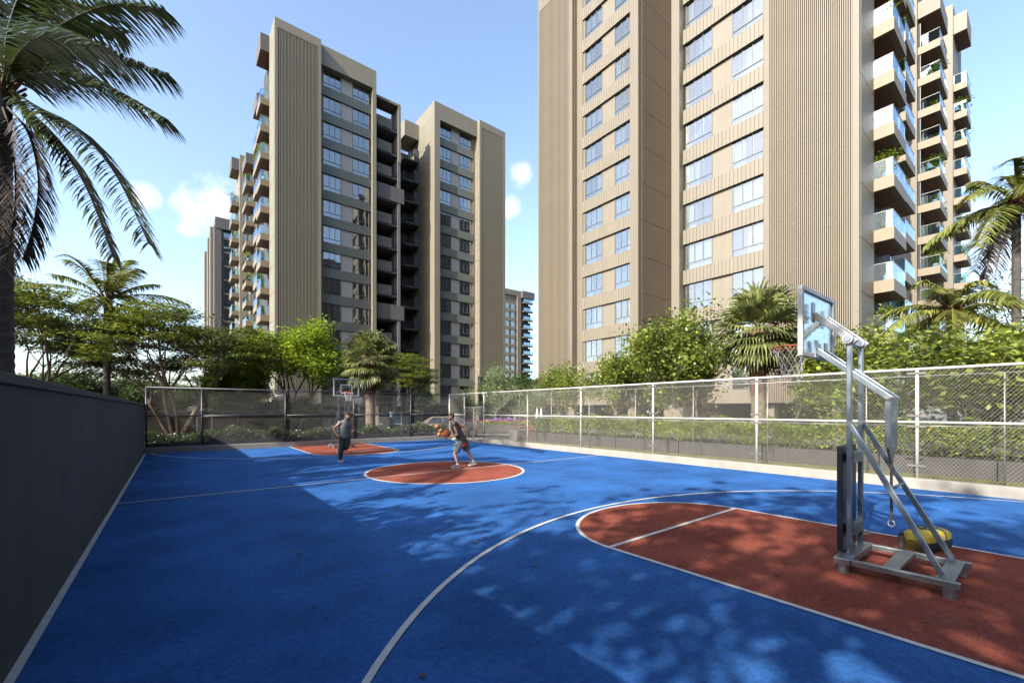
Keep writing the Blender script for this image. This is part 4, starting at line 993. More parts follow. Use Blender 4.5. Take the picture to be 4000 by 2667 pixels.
q = at(2962, 1600, 17.0); fan_palm('stout fan palm behind the white fence, beside the near hoop rim', (q.x, q.y, .1), 5.0, .24, 46, .75, 1.25, 8, -1.15, 1.45, droop=.85)
FPL = ['low dark fan palm behind the navy fence, beside the rain tree trunk', 'low dark fan palm in front of the white horizontal tank', 'low dark fan palm just left of the far hoop', 'low fan palm behind the navy fence, right of the stout fan palm']
for k, (u, dd_, h) in enumerate(((935, 27.5, 1.7), (1040, 29.0, 1.3), (1180, 28.5, 1.35), (1650, 31.0, 2.0))):
    q = at(u, 1600, dd_); fan_palm(FPL[k], (q.x, q.y, 0), h, .10, 15, .85, .95, 20 + k, -.2, 1.3, skirt=False, leafm=L_DARK, droop=.6)
q = at(1735, 1600, 30.5); root = empty('cycad', 'arching cycad beside the parked car behind the fence corner', 'plant', (q.x, q.y, .0))
MB().tube([(q.x, q.y, -.05), (q.x, q.y, .9)], [.16, .13], 10).build('trunk', M_PALMT, root)
for k, c in enumerate(crown_fronds(Vector((q.x, q.y, .9)), 14, 1.7, 3, .1, 1.2, .5)): frond_mesh(c, 300 + k, 26, .4, .035, .8).build('frond', L_PALM, root)

# ---- tree line far behind the wall, trees left of the court that shade it
FARC = dict(wig=.12, lift=[.05, .02, .0], leaf_from=1, leafp=.9, levels=2, kids=[(5,), (4,)], spread=[.7, .7], ratio=.8)
far_d = None
for k, (u, dd_, sc) in enumerate(((-40, 52, .85), (90, 56, .85), (190, 60, 1.0), (300, 55, 1.0), (395, 66, .85), (480, 60, .95), (560, 58, .80), (640, 70, .95), (720, 62, .8), (830, 75, .9))):
    q = at(u, 1600, dd_)
    _, far_d = branch_tree('distant_tree', 'round dark-green tree in the distant row behind the dark wall', 'tree', (q.x, q.y, -.1), 91, [((0, 0, -.05), (.05, 0, 1), 2.8, .16), ((.1, .1, 0), (.4, .1, 1), 2.6, .13)], FARC, (60, (.75, .75, .55), .36, .2, .8, .3), M_BARK, L_DARK, group='distant trees behind the wall', data=far_d, scale=sc, rotz=k * 1.3)
SHC = dict(wig=.12, lift=[.05, .0, -.02, 0], leaf_from=2, leafp=.38, levels=3, kids=[(4,), (3, 4), (3,)], spread=[.55, .6, .7], ratio=.74)
sh_d = None
SH = [(-8.6, -5.0, 1.1, 0), (-7.6, 1.6, .72, 1.2), (-6.0, 6.2, .55, 2.4), (-15.5, -9.0, 1.2, 3.5), (-12.0, -7.0, 1.0, 4.1), (-7.4, 13.0, .52, .6)]
SHN = ['at the near end behind the dark wall', 'second along the dark wall, over the key', 'smallest, close behind the dark wall', 'tallest, in the outer row', 'between the tallest one and the dark wall', 'low and round, level with the centre circle', 'beyond the wall, level with the far half of the court']
for k, (x, y, sc, rz) in enumerate(SH):
    _, sh_d = branch_tree('shade_tree', 'large leafy shade tree %s' % SHN[k], 'tree', (x, y, -.05), 95, [((0, 0, -.05), (.05, 0, 1), 4.6, .26), ((.15, .1, 0), (.35, .2, 1), 4.2, .2)], SHC, (22, (.38, .38, .20), .36, .22, .9, .3), M_BARK, L_RAIN, group='shade trees beyond the wall', data=sh_d, scale=sc, rotz=rz)
    if k == 5: _.scale = (.55, .55, .84)
for x, y, h, sd, lab in ((-8.6, 10.4, 10.2, 401, 'coconut palm beyond the dark wall, level with the centre circle'), (-9.2, 15.2, 8.6, 402, 'coconut palm beyond the dark wall, level with the far key')):
    feather_palm(lab, (x, y, 0), h, .2, .15, crown_fronds(Vector((x, y, h)), 13, 3.7, sd, -.2, 1.2, .55), sd, L_PALM, .95, .08, .9, nl=50)
M_SHOE = pm('grey_trainer', (.22, .24, .25), .8, var=.15, vscale=30, bump=.3, bscale=200); M_SOLE = pm('pale_sole', (.55, .56, .55), .6, var=.05)
# ------------------------------------------------------------------ plaza and yard outside the fences
struct(MB().box(XR + .45, 18.6, -.05, 40, 33, -.005).build('plaza', M_PAVE))
struct(MB().box(-12, 26.4, -.05, XR + .3, 60, -.006).build('yard', pm('yard_asphalt', (.085, .085, .085), .9, var=.2, vscale=1.2, bump=.3)))
struct(MB().box(XR + .31, 33.0, -.05, 70, 41.0, -.008).build('drive', pm('drive_asphalt', (.075, .075, .075), .9, var=.2, vscale=1.2, bump=.3)))
M_PSLAB = pm('paving_slab', (.40, .39, .365), .85, var=.10, vscale=2)
M_TANBED = pm('tan_gravel', (.27, .20, .10), .95, var=.25, vscale=12, bump=.4)
for i in range(4): struct(MB().box(15.4, 19.2 + i * 1.7, -.006, 29, 19.7 + i * 1.7, .002).build('gravel_band', M_TANBED))
bench = empty('stone_bench', 'low grey stone block bench outside the gate', 'bench', (16.0, 19.3, 0))
MB().box(15.2, 18.9, 0, 17.6, 19.9, .16).build('plinth', M_KERB, bench, bevel=.01)
MB().box(15.5, 19.1, .16, 17.3, 19.75, .75).build('block', M_KERB, bench, bevel=.015)
# pink flower planter round the grey-green tree
c = at(1950, 1600, 35.0)
fp = empty('flower_planter', 'long dark planter of pink and purple flowers under the grey-green tree', 'planter', (c.x, c.y, 0))
fp.rotation_euler.z = -R(38); fp_rot = Matrix.Rotation(-R(38), 3, 'Z')
_save = ORG[fp.name]; ORG[fp.name] = Vector((0, 0, 0))
MB().box(-3.6, -.9, 0, 3.6, .9, .72).build('trough', M_PLANTER, fp)
g = np.random.default_rng(5)
for nm, n, x0, x1, mat_, z0, z1 in (('foliage', 2600, -3.5, 3.5, L_HEDGE, .7, .98), ('pink_flowers', 900, -3.5, 3.5, L_PINK, .92, 1.16), ('purple_flowers', 350, -.9, 1.4, L_PURP, 1.0, 1.24)):
    P = np.stack([g.uniform(x0, x1, n), g.uniform(-.85, .85, n), g.uniform(z0, z1, n)], 1); V, F = leaves(P, 1, (.02,) * 3, .11, .07, 6, .8)
    o = put(nm, npmesh(nm, V, F, mat_), fp, (0, 0, 0)); o['kind'] = 'stuff'
# closed parasols and a picnic table on the far terrace
def parasol(label, x, y):
    p = empty('closed_parasol', label, 'parasol', (x, y, 0), 'closed parasols on the terrace')
    MB().tube([(x, y, 0), (x, y, 2.1)], .025, 8).build('pole', M_CHROME, p)
    MB().lathe([(.20, 0), (.20, .05)], (x, y, 0), 14).build('base', M_CHROME, p)
    cl = MB(); n = 16; rings = []
    for z, r_ in ((.85, .10), (.95, .13), (1.3, .11), (1.7, .07), (2.05, .02)):
        rings.append([(x + r_ * (1 + .25 * (k % 2)) * math.cos(2 * PI * k / n), y + r_ * (1 + .25 * (k % 2)) * math.sin(2 * PI * k / n), z) for k in range(n)])
    cl.loft(rings).build('folded_canopy', M_SOLE, p)
for u, lab in ((2098, 'closed white parasol beside the picnic table, further from the tan column'), (2114, 'closed white parasol beside the picnic table, next to the tan column')):
    q = at(u, 1600, 33); parasol(lab, q.x, q.y)
q = at(2062, 1600, 30.0)
tb = empty('picnic_table', 'orange-brown wooden picnic table on the terrace beyond the gate', 'table', (q.x, q.y, 0))
M_OW = pm('orange_wood', (.40, .16, .05), .6, var=.2, vscale=4)
for i in range(5): MB().box(q.x - 1.0, q.y - .40 + i * .165, .72, q.x + 1.0, q.y - .25 + i * .165, .76).build('plank', M_OW, tb)
for s in (-1, 1):
    MB().box(q.x - 1.0, q.y + s * .75 - .13, .42, q.x + 1.0, q.y + s * .75 + .13, .46).build('seat', M_OW, tb)
    MB().bar((q.x + s * .7, q.y - .75, .02), (q.x + s * .7, q.y + .3, .72), .08, .06).bar((q.x + s * .7, q.y + .75, .02), (q.x + s * .7, q.y - .3, .72), .08, .06).build('leg', M_OW, tb)
# dark screen wall in the gap
q = at(2060, 1600, 66)
MB().box(q.x - 9, q.y - .2, 0, q.x + 16, q.y + .2, 6.6).build('screen_wall', M_PAD)
tag(bpy.data.objects['screen_wall'], 'dark screen wall in the gap between the two towers', 'wall')

# cricket stumps by the turf strip
wk = Vector((14.95, 17.35, .2))
w = empty('wicket', 'red cricket stumps on the turf strip behind the fence', 'wicket', wk)
M_REDP = pm('red_stump', (.22, .022, .015), .4, var=.15)
for k in (-1, 0, 1): MB().lathe([(.019, 0), (.019, .69), (.012, .71)], wk + Vector((.115 * k, -.09 * k, 0)), 10).build('stump', M_REDP, w, smooth=True)
MB().bar(wk + Vector((-.14, .11, .715)), wk + Vector((.14, -.11, .715)), .035, .022).build('bails', pm('red_bail', (.5, .03, .02), .4), w)

# ---- machinery in the yard behind the navy fence
M_MGREY = pm('machine_grey', (.16, .165, .16), .6, metal=.2, var=.2, vscale=3)
M_MBLUE = pm('cabinet_blue', (.16, .26, .33), .5, var=.15)
def transformer(label, u, d, w_, h):
    c = at(u, 1600, d); r = empty('transformer', label, 'machine', (c.x, c.y, 0), 'transformers in the yard')
    MB().box(c.x - w_ / 2, c.y, 0, c.x + w_ / 2, c.y + 1.2, h).build('tank', M_MGREY, r, bevel=.03)
    MB().box(c.x - w_ / 2 - .15, c.y - .2, h, c.x + w_ / 2 + .15, c.y + 1.3, h + .10).build('lid', M_CHROME, r)
    fm = boxmesh('fin', .05, .42, h * .72, M_CHROME)
    for k in range(int(w_ / .17)): put('fin', fm, r, (c.x - w_ / 2 + .06 + k * .17, c.y - .42, h * .16))
    for k in range(3):
        MB().lathe([(.05, 0), (.10, .08), (.06, .14), (.10, .22), (.06, .28), (.10, .36), (.03, .46)], (c.x - .5 + k * .45, c.y + .5, h + .1), 10).build('insulator', M_CLAMP, r)
transformer('grey finned transformer behind the far hoop', 1335, 31.5, 2.0, 1.45)
transformer('grey finned transformer with insulators behind the runner and hoop pole', 1420, 32.5, 2.2, 1.45)
transformer('grey finned transformer in the yard by the low fan palms', 1060, 33, 2.6, 1.5)
def tank(label, u, d, z, L, r_):
    c = at(u, 1600, d); t = empty('storage_tank', label, 'tank', (c.x, c.y, 0), 'white tanks in the yard')
    ax = RT; pts, rad = [], []
    for i in range(9):
        f = i / 8; a = -PI / 2 + PI / 2 * f; pts.append(Vector((c.x, c.y, z)) + ax * (-L / 2 + r_ * .5 * math.sin(a))); rad.append(max(.01, r_ * math.cos(a)))
    for i in range(9):
        f = i / 8; a = PI / 2 * f; pts.append(Vector((c.x, c.y, z)) + ax * (L / 2 + r_ * .5 * math.sin(a))); rad.append(max(.01, r_ * math.cos(a)))
    MB().tube(pts, rad, 18).build('vessel', M_WPAINT, t, smooth=True)
    for s in (-1, 1): MB().box(c.x + ax.x * s * L * .3 - .1, c.y + ax.y * s * L * .3 - .3, 0, c.x + ax.x * s * L * .3 + .1, c.y + ax.y * s * L * .3 + .3, z - r_ * .8).build('saddle', M_MGREY, t)
tank('white round tank end above the pipes beside the stout fan palm', 1398, 34, 2.55, .5, .34)
tank('white horizontal tank behind the navy fence near the bright green tree', 1100, 33.5, 2.75, 1.2, .33)
c = at(1400, 1600, 33.6); pp = empty('pipe_run', 'grey bent pipe below the white tank by the fan palm', 'pipe', (c.x, c.y, 0))
MB().tube([c + Vector((.05, 0, .35)), c + Vector((.05, 0, -.15)), c + RT * -.3 + Vector((0, 0, -.2)), c + RT * -.55 + Vector((0, 0, -.22)), c + RT * -.6 + Vector((0, 0, -.6)), c + RT * -.6 + Vector((0, 0, -1.9))], .06, 10).build('pipe', M_CHROME, pp, smooth=True)
for k, (u, d, w_, h, m_, lab) in enumerate(((1570, 32, 1.3, 1.72, M_MBLUE, 'pale blue electrical cabinet behind the navy fence'), (1690, 34, 2.4, 2.3, M_PAD, 'tall dark cabinet behind the low fan palm'), (1500, 31, .9, 1.5, M_MGREY, 'grey electrical cabinet right of the stout fan palm'))):
    c = at(u, 1600, d); r = empty('electrical_cabinet', lab, 'cabinet', (c.x, c.y, 0))
    MB().box(c.x - w_ / 2, c.y, .08, c.x + w_ / 2, c.y + .7, h).build('body', m_, r, bevel=.02)
    MB().box(c.x - w_ / 2 + .04, c.y - .025, .14, c.x - .01, c.y - .002, h - .06).build('door', m_, r, bevel=.005)
    MB().box(c.x + .01, c.y - .025, .14, c.x + w_ / 2 - .04, c.y - .002, h - .06).build('door', m_, r, bevel=.005)
    MB().box(c.x - w_ / 2 - .05, c.y - .05, h, c.x + w_ / 2 + .05, c.y + .75, h + .05).build('lid', M_CHROME, r)
rail = empty('yard_railing', 'grey pipe railing in the yard beside the grey cabinet', 'railing', tuple(at(1450, 1600, 30.4).xy) + (0,))
for i in range(5):
    p = at(1448 + i * 30, 1600, 30.4); MB().tube([(p.x, p.y, 0), (p.x, p.y, 2.45)], .022, 8).build('post', M_CHROME, rail)
for z in (.9, 1.55, 2.45):
    p, q = at(1448, 1600, 30.4), at(1568, 1600, 30.4); MB().tube([(p.x, p.y, z), (q.x, q.y, z)], .018, 8).build('rail', M_CHROME, rail)
y0 = 36.5
yw = empty('yard_wall', 'low grey render wall with posts at the back of the yard', 'wall', (4, y0, 0))
MB().box(-8, y0, 0, 13.5, y0 + .25, 1.75).build('wall_body', M_BROWN, yw)
MB().box(-8, y0 - .05, 1.75, 13.5, y0 + .3, 1.85).build('coping', M_CHROME, yw)
for i in range(8): MB().box(-7.5 + i * 2.8, y0 - .08, 0, -7.2 + i * 2.8, y0 - .002, 1.74).build('pier', M_DKGREY, yw)
gr = empty('goal_frame', 'white pipe frame behind the rain tree', 'frame', tuple(at(800, 1600, 28.5).xy) + (0,))
a_, b_ = at(770, 1600, 28.5), at(828, 1600, 28.5)
for p in (a_, b_): MB().tube([(p.x, p.y, 0), (p.x, p.y, 1.45)], .03, 8).build('post', M_WPAINT, gr)
MB().tube([(a_.x, a_.y, 1.45), (b_.x, b_.y, 1.45)], .03, 8).build('crossbar', M_WPAINT, gr)

# ---- vehicles
def car(label, loc, rz, L, H, paint, kind):
    r = bpy.data.objects.new('parked_car', None); COL.objects.link(r); ORG[r.name] = Vector((0, 0, 0)); tag(r, label, 'car')
    W = .9; h = H / 1.5
    side = [(-L / 2, .42 * h), (-L / 2 + .05, .80 * h), (-L * .46, .92 * h), (-L * .27, .97 * h), (L * .40, 1.0 * h), (L * .49, .92 * h), (L / 2, .5 * h), (L * .48, .28), (-L * .48, .26)]
    b = MB()
    def ring(sc, y): return [(x * (1 if abs(sc - 1) < .01 else .995), y, .26 + (z - .26) * sc) for x, z in side]
    b.loft([ring(.93, -W), ring(1, -W + .07), ring(1, W - .07), ring(.93, W)]); b.build('body', paint, r, bevel=.03)
    cab = [(-L * .27, .97 * h), (-L * .12, 1.42 * h), (-.02 * L, 1.5 * h), (L * .30, 1.49 * h), (L * .46, 1.0 * h)]
    cb = MB(); cb.loft([[(x, -W + .06 + .14 * max(0, (z - .97 * h) / (.53 * h)), z - .01) for x, z in cab], [(x, W - .06 - .14 * max(0, (z - .97 * h) / (.53 * h)), z - .01) for x, z in cab]]); cb.build('cabin', paint, r, bevel=.02)
    M_CGL = glass_mat('car_glass', (.05, .05, .055), .06, flat=True)
    for s in (-1, 1):
        for x0, x1, t0, t1 in ((-.205, -.06, -.115, -.055), (-.045, .125, -.04, .125), (.14, .36, .14, .27)):
            yb = s * (W - .052); yt = s * (W - .185); zb, zt = 1.03 * h, 1.42 * h
            q = MB(); q.add([(x0 * L, yb + s * .004, zb), (x1 * L, yb + s * .004, zb), (t1 * L, yt + s * .012, zt), (t0 * L, yt + s * .012, zt)], [(0, 1, 2, 3)]); q.build('side_window', M_CGL, r)
        for x in (-L * .31, L * .30):
            wh = MB().tube([(x, s * (W - .17), .32), (x, s * (W + .012), .32)], .32, 22).build('wheel', M_PAD, r); MB().tube([(x, s * (W + .008), .32), (x, s * (W + .022), .32)], .2, 14).build('rim', M_CHROME, wh)
        MB().box(-L * .49, s * .52 - .18, .62 * h, -L * .47, s * .52 + .18, .76 * h).build('headlight', M_WPAINT, r)
        MB().box(L * .475, s * .62 - .14, .72 * h, L * .497, s * .62 + .14, .88 * h).build('tail_light', M_REDP, r)
        MB().box(-L * .20, s * (W + .0), 1.0 * h, -L * .165, s * (W + .17), 1.12 * h).build('mirror', paint, r)
    q = MB(); q.add([(-L * .262, -W + .15, .985 * h), (-L * .262, W - .15, .985 * h), (-L * .125, W - .24, 1.42 * h), (-L * .125, -W + .24, 1.42 * h)], [(0, 1, 2, 3)])
    for i in range(4): q.v[i] = (q.v[i][0] - .012, q.v[i][1], q.v[i][2] + .012)
    q.build('windscreen', M_CGL, r)
    r.location = loc; r.rotation_euler.z = rz; return r
q = at(1765, 1600, 30.2)
car('bronze estate car parked behind the fence corner near the ball rack', (q.x, q.y, 0), PI - YAW + .12, 4.6, 1.45, pm('bronze_paint', (.16, .125, .09), .35, metal=.4, coat=.5, var=.04), 0)
for u, d, lab in ((735, 45, 'white car parked far behind the rain tree trunk'), (975, 38, 'pale car parked behind the low fan palms')):
    q = at(u, 1600, d); car(lab, (q.x, q.y, 0), R(70) if u < 800 else R(35), 4.4, 1.5, pm('white_car_paint', (.62, .66, .70), .3, coat=.6, var=.03), 1)

# ---- ball rack and balls
def ball_mesh(r_):
    return MB().ball((0, 0, 0), r_, 24, 14).mesh('basketball', M_BALL, smooth=True)
M_BALL = pm('basketball_orange', (.50, .135, .035), .6, var=.10, vscale=14, bump=.5, bscale=160)
M_SEAM = pm('ball_seam', (.03, .022, .018), .6)
def seams(mb, c, r_):
    c = Vector(c)
    for k in range(3):
        rot = (Matrix.Rotation(0, 3, 'X'), Matrix.Rotation(PI / 2, 3, 'X'), Matrix.Rotation(PI / 2, 3, 'Y'))[k]; rot = Matrix.Rotation(.35, 3, 'Y') @ Matrix.Rotation(.4, 3, 'Z') @ rot
        mb.tube([c + rot @ Vector((math.cos(t * PI / 16) * r_, math.sin(t * PI / 16) * r_, 0)) for t in range(33)], r_ * .028, 4, cap=False)
def basketball(label, c, r_, group=None):
    b = empty('basketball', label, 'ball', c, group); MB().ball(c, r_, 24, 14).build('cover', M_BALL, b, smooth=True)
    s = MB(); seams(s, c, r_ * .995); s.build('seams', M_SEAM, b)
    return b
rk = Vector((12.9, 24.05, 0)); rack = empty('ball_rack', 'small wire ball rack in front of the back kerb', 'rack', rk)
for s in (0, 1):
    x = rk.x + s * .95
    MB().tube([(x, rk.y + .12, .0), (x, rk.y + .12, .88), (x + .06, rk.y + .12, .93), (x + .12, rk.y + .12, .88), (x + .12, rk.y + .12, .02)], .012, 6).build('hoop_leg', M_STEELL, rack)
    MB().tube([(x, rk.y - .10, .0), (x, rk.y - .10, .22), (x + .06, rk.y - .10, .26), (x + .12, rk.y - .10, .22), (x + .12, rk.y - .10, .0)], .010, 6).build('foot', M_STEELL, rack)
for z, yy in ((.21, -.10), (.21, .12), (.50, .12), (.74, .12)): MB().tube([(rk.x, rk.y + yy, z), (rk.x + 1.07, rk.y + yy, z)], .010, 6).build('rail', M_STEELL, rack)
for (x, y, z, lab) in ((.30, .0, .36, 'basketball low on the wire rack, closer to the runner'), (.60, .0, .36, 'basketball low on the wire rack, closer to the ball player'), (.40, .0, .62, 'basketball in the middle of the wire rack'), (.14, .0, .86, 'topmost basketball on the wire rack')):
    basketball(lab, rk + Vector((x, y, z)), .125, 'basketballs on the rack')

# ---- bag, bottle, shoe on the key
bagc = Vector((8.14, 1.09, .005)); bag = empty('sports_bag', 'yellow and navy sports bag lying on the red key', 'bag', bagc)
axb = Vector((.97, -.24, 0)).normalized()
M_YEL = pm('yellow_fabric', (.55, .44, .05), .75, var=.10, vscale=8, bump=.25, bscale=120); M_NAVY = pm('navy_fabric', (.012, .03, .055), .7, var=.15, bump=.25, bscale=120)
ax2 = Vector((-axb.y, axb.x, 0))
def bag_ring(t, k=1.0):
    f = 1 - abs(t) ** 6 * .14; W, H = .165 * f * k, .285 * f * k; pr = []
    for i in range(24):
        a = 2 * PI * i / 24; cx_, cz_ = math.cos(a), math.sin(a)
        e = .55; x = W * abs(cx_) ** e * (1 if cx_ > 0 else -1); z = abs(cz_) ** (.5 if cz_ < 0 else .62) * (1 if cz_ > 0 else -1)
        pr.append(bagc + axb * (t * .325) + ax2 * x + Vector((0, 0, H * (.40 + .5 * z) + .012)))
    return pr
rings = [bag_ring(t) for t in (-1.0, -.97, -.85, -.5, 0, .5, .85, .97, 1.0)]
MB().loft(rings).build('body', M_YEL, bag, smooth=True)
lo = MB(); lr = [[p for p in bag_ring(t, 1.03)] for t in (-1.0, -.9, -.5, 0, .5, .9, 1.0)]
zc = .14
for r_ in lr:
    for i, p in enumerate(r_):
        if p.z > zc + bagc.z: p.z = zc + bagc.z
lo.loft(lr).build('lower_panel', M_NAVY, bag, smooth=False)
for t in (-.30, .28): MB().tube([p + Vector((0, 0, .003)) for p in bag_ring(t, 1.02)[0:13]], .011, 5).build('strap', M_NAVY, bag)
MB().tube([bag_ring(t, 1.015)[6] for t in (-.8, -.4, 0, .4, .8)], .006, 5).build('zip', M_STEELL, bag)
MB().tube([bagc + axb * t_ * .16 + Vector((0, 0, .262 + .03 * (1 - t_ * t_))) for t_ in (-1, -.6, 0, .6, 1)], .013, 6).build('handle', M_NAVY, bag)
bp = Vector((7.80, 1.30, .004)); bot = empty('water_bottle', 'dark grey drinking bottle standing beside the yellow bag', 'bottle', bp)
MB().lathe([(.034, 0), (.036, .02), (.035, .08), (.031, .10), (.035, .12), (.036, .17), (.026, .20)], bp, 18).build('flask', M_PLANTER, bot, smooth=True)
MB().lathe([(.028, .20), (.028, .225), (.012, .235), (.012, .26), (.006, .265)], bp, 14).build('cap', M_PAD, bot, smooth=True)
def shoe(mb_up, mb_sole, heel, fwd, L, up=Vector((0, 0, 1)), k=1.0):
    """upper and sole of a trainer from the heel along fwd"""
    f = Vector(fwd).normalized(); sd = f.cross(up).normalized(); h = Vector(heel)
    prof = [(0, .34, .80), (.10, .40, 1.0), (.28, .42, 1.05), (.42, .44, .82), (.62, .52, .60), (.82, .50, .46), (.96, .34, .32), (1.0, .12, .2)]
    R1, R2 = [], []
    for t, w_, z_ in prof:
        w_ = w_ * .088 * k * L / .29 * 1.15; z_ *= .095 * k * L / .29; c_ = h + f * (t * L)
        R1.append([c_ + sd * (w_ * math.cos(a)) + up * (.022 + (z_ - .0) * (.5 + .5 * math.sin(a)) * 1.0) for a in [2 * PI * i / 12 for i in range(12)]])
        R2.append([c_ + sd * (w_ * 1.08 * x) + up * y for x, y in ((-1, 0), (1, 0), (1.02, .028), (-1.02, .028))])
    mb_up.loft(R1); mb_sole.loft(R2)
s0 = Vector((8.16, 1.90, .003)); sr = empty('trainer_shoe', 'pale trainer shoe left on the key line behind the hoop', 'shoe', s0)
a_, b_ = MB(), MB(); shoe(a_, b_, s0, (.9, -.45, 0), .27); a_.build('upper', pm('pale_blue_trainer', (.38, .48, .50), .8, var=.1), sr, smooth=True); b_.build('sole', M_SOLE, sr)
MB().tube([s0 + Vector((.02, -.01, .095)), s0 + Vector((.06, .02, .085)), s0 + Vector((.07, -.06, .085)), s0 + Vector((.02, -.05, .095)), s0 + Vector((.02, -.01, .095))], .008, 5).build('collar', M_PAD, sr)

# ---- dry leaves blown over the court
lf = MB(); lf.add([(0, 0, 0), (.022, .03, .012), (.026, .06, .008), (0, .105, .016), (-.026, .06, .010), (-.022, .03, .014), (0, .05, .002)], [(0, 1, 2, 6), (6, 2, 3), (6, 3, 4), (0, 6, 4, 5)])
M_DEAD = pm('dry_leaf_brown', (.15, .075, .03), .8, var=.4, vscale=2)
lfm = lf.mesh('fallen_leaf', M_DEAD)
LEAFPX = [(668, 2440), (1285, 2415), (1220, 2365), (905, 2313), (1502, 2256), (1658, 2655), (1077, 2084), (850, 2029), (1175, 2167), (1858, 2126), (1855, 2125), (1592, 2136), (1875, 2087), (1902, 2104), (1630, 1902), (1286, 1901),
    (1180, 1952), (2017, 1930), (2145, 1992), (2450, 1925), (2635, 1902), (2072, 1886), (2050, 1893), (2080, 1880), (2282, 1827), (2420, 1840), (2332, 1878), (2565, 1811), (3000, 1842), (3088, 1892), (2766, 1923), (3640, 1958),
    (2370, 2153), (2440, 2238), (2642, 2212), (2082, 2207), (2998, 2163), (3056, 2200), (3020, 2252), (3528, 2302), (2720, 2030), (3600, 2430), (1060, 1790), (1010, 1812), (1400, 1800), (1742, 1790), (1690, 1832), (1330, 1852), (835, 1858), (2790, 2070), (2680, 1980)]
rl = random.Random(8); seen_l = set()
for k, (u, v) in enumerate(LEAFPX):
    p = gp(u, v); onred = (KX0 < p.x < KX1 and p.y < FT + 1.2) or (p.x - 6.72) ** 2 + (p.y - CYM) ** 2 < 2.3 ** 2
    o = put('fallen_leaf', lfm, None, (p.x, p.y, .014)); s = rl.uniform(.5, .9); o.scale = (s, s, s * 1.4); o.rotation_euler = (rl.uniform(-.1, .25), rl.uniform(-.25, .25), rl.uniform(0, 6.28))
    tag(o, 'small curled dry brown leaf lying on the %s surface' % ('red' if onred else 'blue court'), 'leaf', 'dry leaves on the red areas' if onred else 'dry leaves on the blue court')

# ---- pots, plants and chairs on the balconies
def spiky(seed, n=46, h=.75, w=.03):
    rg = random.Random(seed); mb = MB()
    for k in range(n):
        a = rg.uniform(0, 2 * PI); l = h * rg.uniform(.6, 1.1); e = rg.uniform(.5, 1.4); d = Vector((math.cos(a) * math.cos(e), math.sin(a) * math.cos(e), math.sin(e))); s = d.cross(Vector((0, 0, 1))).normalized() * w / 2
        m1 = d * l * .55; t = d * l + Vector((0, 0, -.22 * l)); b0 = Vector((0, 0, .34)); mb.add([b0 + s, b0 - s, b0 + m1 - s, b0 + m1 + s, b0 + t], [(0, 1, 2, 3), (3, 2, 4)])
    return mb.mesh('foliage', L_HEDGE)
def bushy(seed):
    g = np.random.default_rng(seed); P = g.normal(size=(26, 3)) * (.20, .20, .22) + (0, 0, .72); V, F = leaves(P, 16, (.10,) * 3, .11, .065, seed, .5); return npmesh('foliage', V, F, L_BRIGHT)
pot_l = [MB().lathe([(.14, 0), (.20, .12), (.20, .26), (.17, .36)], n=14).mesh('pot', M_WPAINT, smooth=True), MB().lathe([(.15, 0), (.21, .34), (.20, .36)], n=14).mesh('pot', pm('terracotta', (.30, .13, .07), .8), smooth=True)]
fol = [spiky(1), bushy(2), bushy(3), spiky(4, 60, .6, .02)]
stemp = MB().tube([(0, 0, .3), (.02, 0, .75)], [.02, .012], 6).mesh('stem', M_BARK)
def potted(label, p, kf, kp, sc, group):
    r = empty('potted_plant', label, 'plant', p, group); put('pot', pot_l[kp], r, p); f = put('foliage', fol[kf], r, p); f['kind'] = 'stuff'; put('stem', stemp, r, p); r.scale = (sc,) * 3; r.rotation_euler.z = sc * 9
rp = random.Random(12)
KIND = ['spiky grass plant', 'leafy bush', 'leafy bush', 'fine grass plant']
for nm, T_, s_lo, sets, tw in (('right tower', TR, 6.76, RT_SETS, 'R'), ('left tower', TL, 8.70, LT_SETS, 'L')):
    for si, (w0, w1, sf, sb, zc0, zc1, zoff, kmax, kmin) in enumerate(sets):
        for k in range(2, 13):
            if rp.random() < (.62 if tw == 'R' else .45):
                kf, kp = rp.randrange(4), rp.randrange(2)
                potted('%s in a %s pot, %s balcony column, storey %d, %s tower' % (KIND[kf], ('white', 'terracotta')[kp], ('corner', 'second', 'third', 'end')[si], k + 1, ('slatted', 'stair-slot')[tw == 'L']), T_(s_lo + sf + .42, w0 + rp.uniform(.4, 1.3), FH * k + zoff), kf, kp, rp.uniform(1.0, 1.45), 'balcony plants, %s' % nm)
M_WICK = pm('white_wicker', (.68, .68, .66), .8, var=.15, vscale=40, bump=.6, bscale=90)
def wicker(label, p, rz):
    r = empty('wicker_chair', label, 'chair', p); p = Vector(p)
    sh = MB(); n = 13; rings = []
    for i in range(7):
        z = .40 + .55 * i / 6; rr = .33 - .02 * i / 6; rings.append([p + Vector((rr * math.cos(a), rr * math.sin(a), z if abs(a - PI / 2) < 1.3 or i < 2 else .40 + (z - .40) * .55)) for a in [PI / 2 - 1.9 + 3.8 * k / (n - 1) for k in range(n)]])
    for i in range(6):
        for k in range(n - 1): sh.add([rings[i][k], rings[i][k + 1], rings[i + 1][k + 1], rings[i + 1][k]], [(0, 1, 2, 3)])
    sh.build('backrest', M_WICK, r); MB().lathe([(.32, .34), (.33, .42)], p, 18).build('seat', M_WICK, r)
    for a in (.8, 2.3, 3.9, 5.5): MB().tube([p + Vector((.22 * math.cos(a), .22 * math.sin(a), .36)), p + Vector((.27 * math.cos(a), .27 * math.sin(a), .0))], .014, 6).build('leg', M_WICK, r)
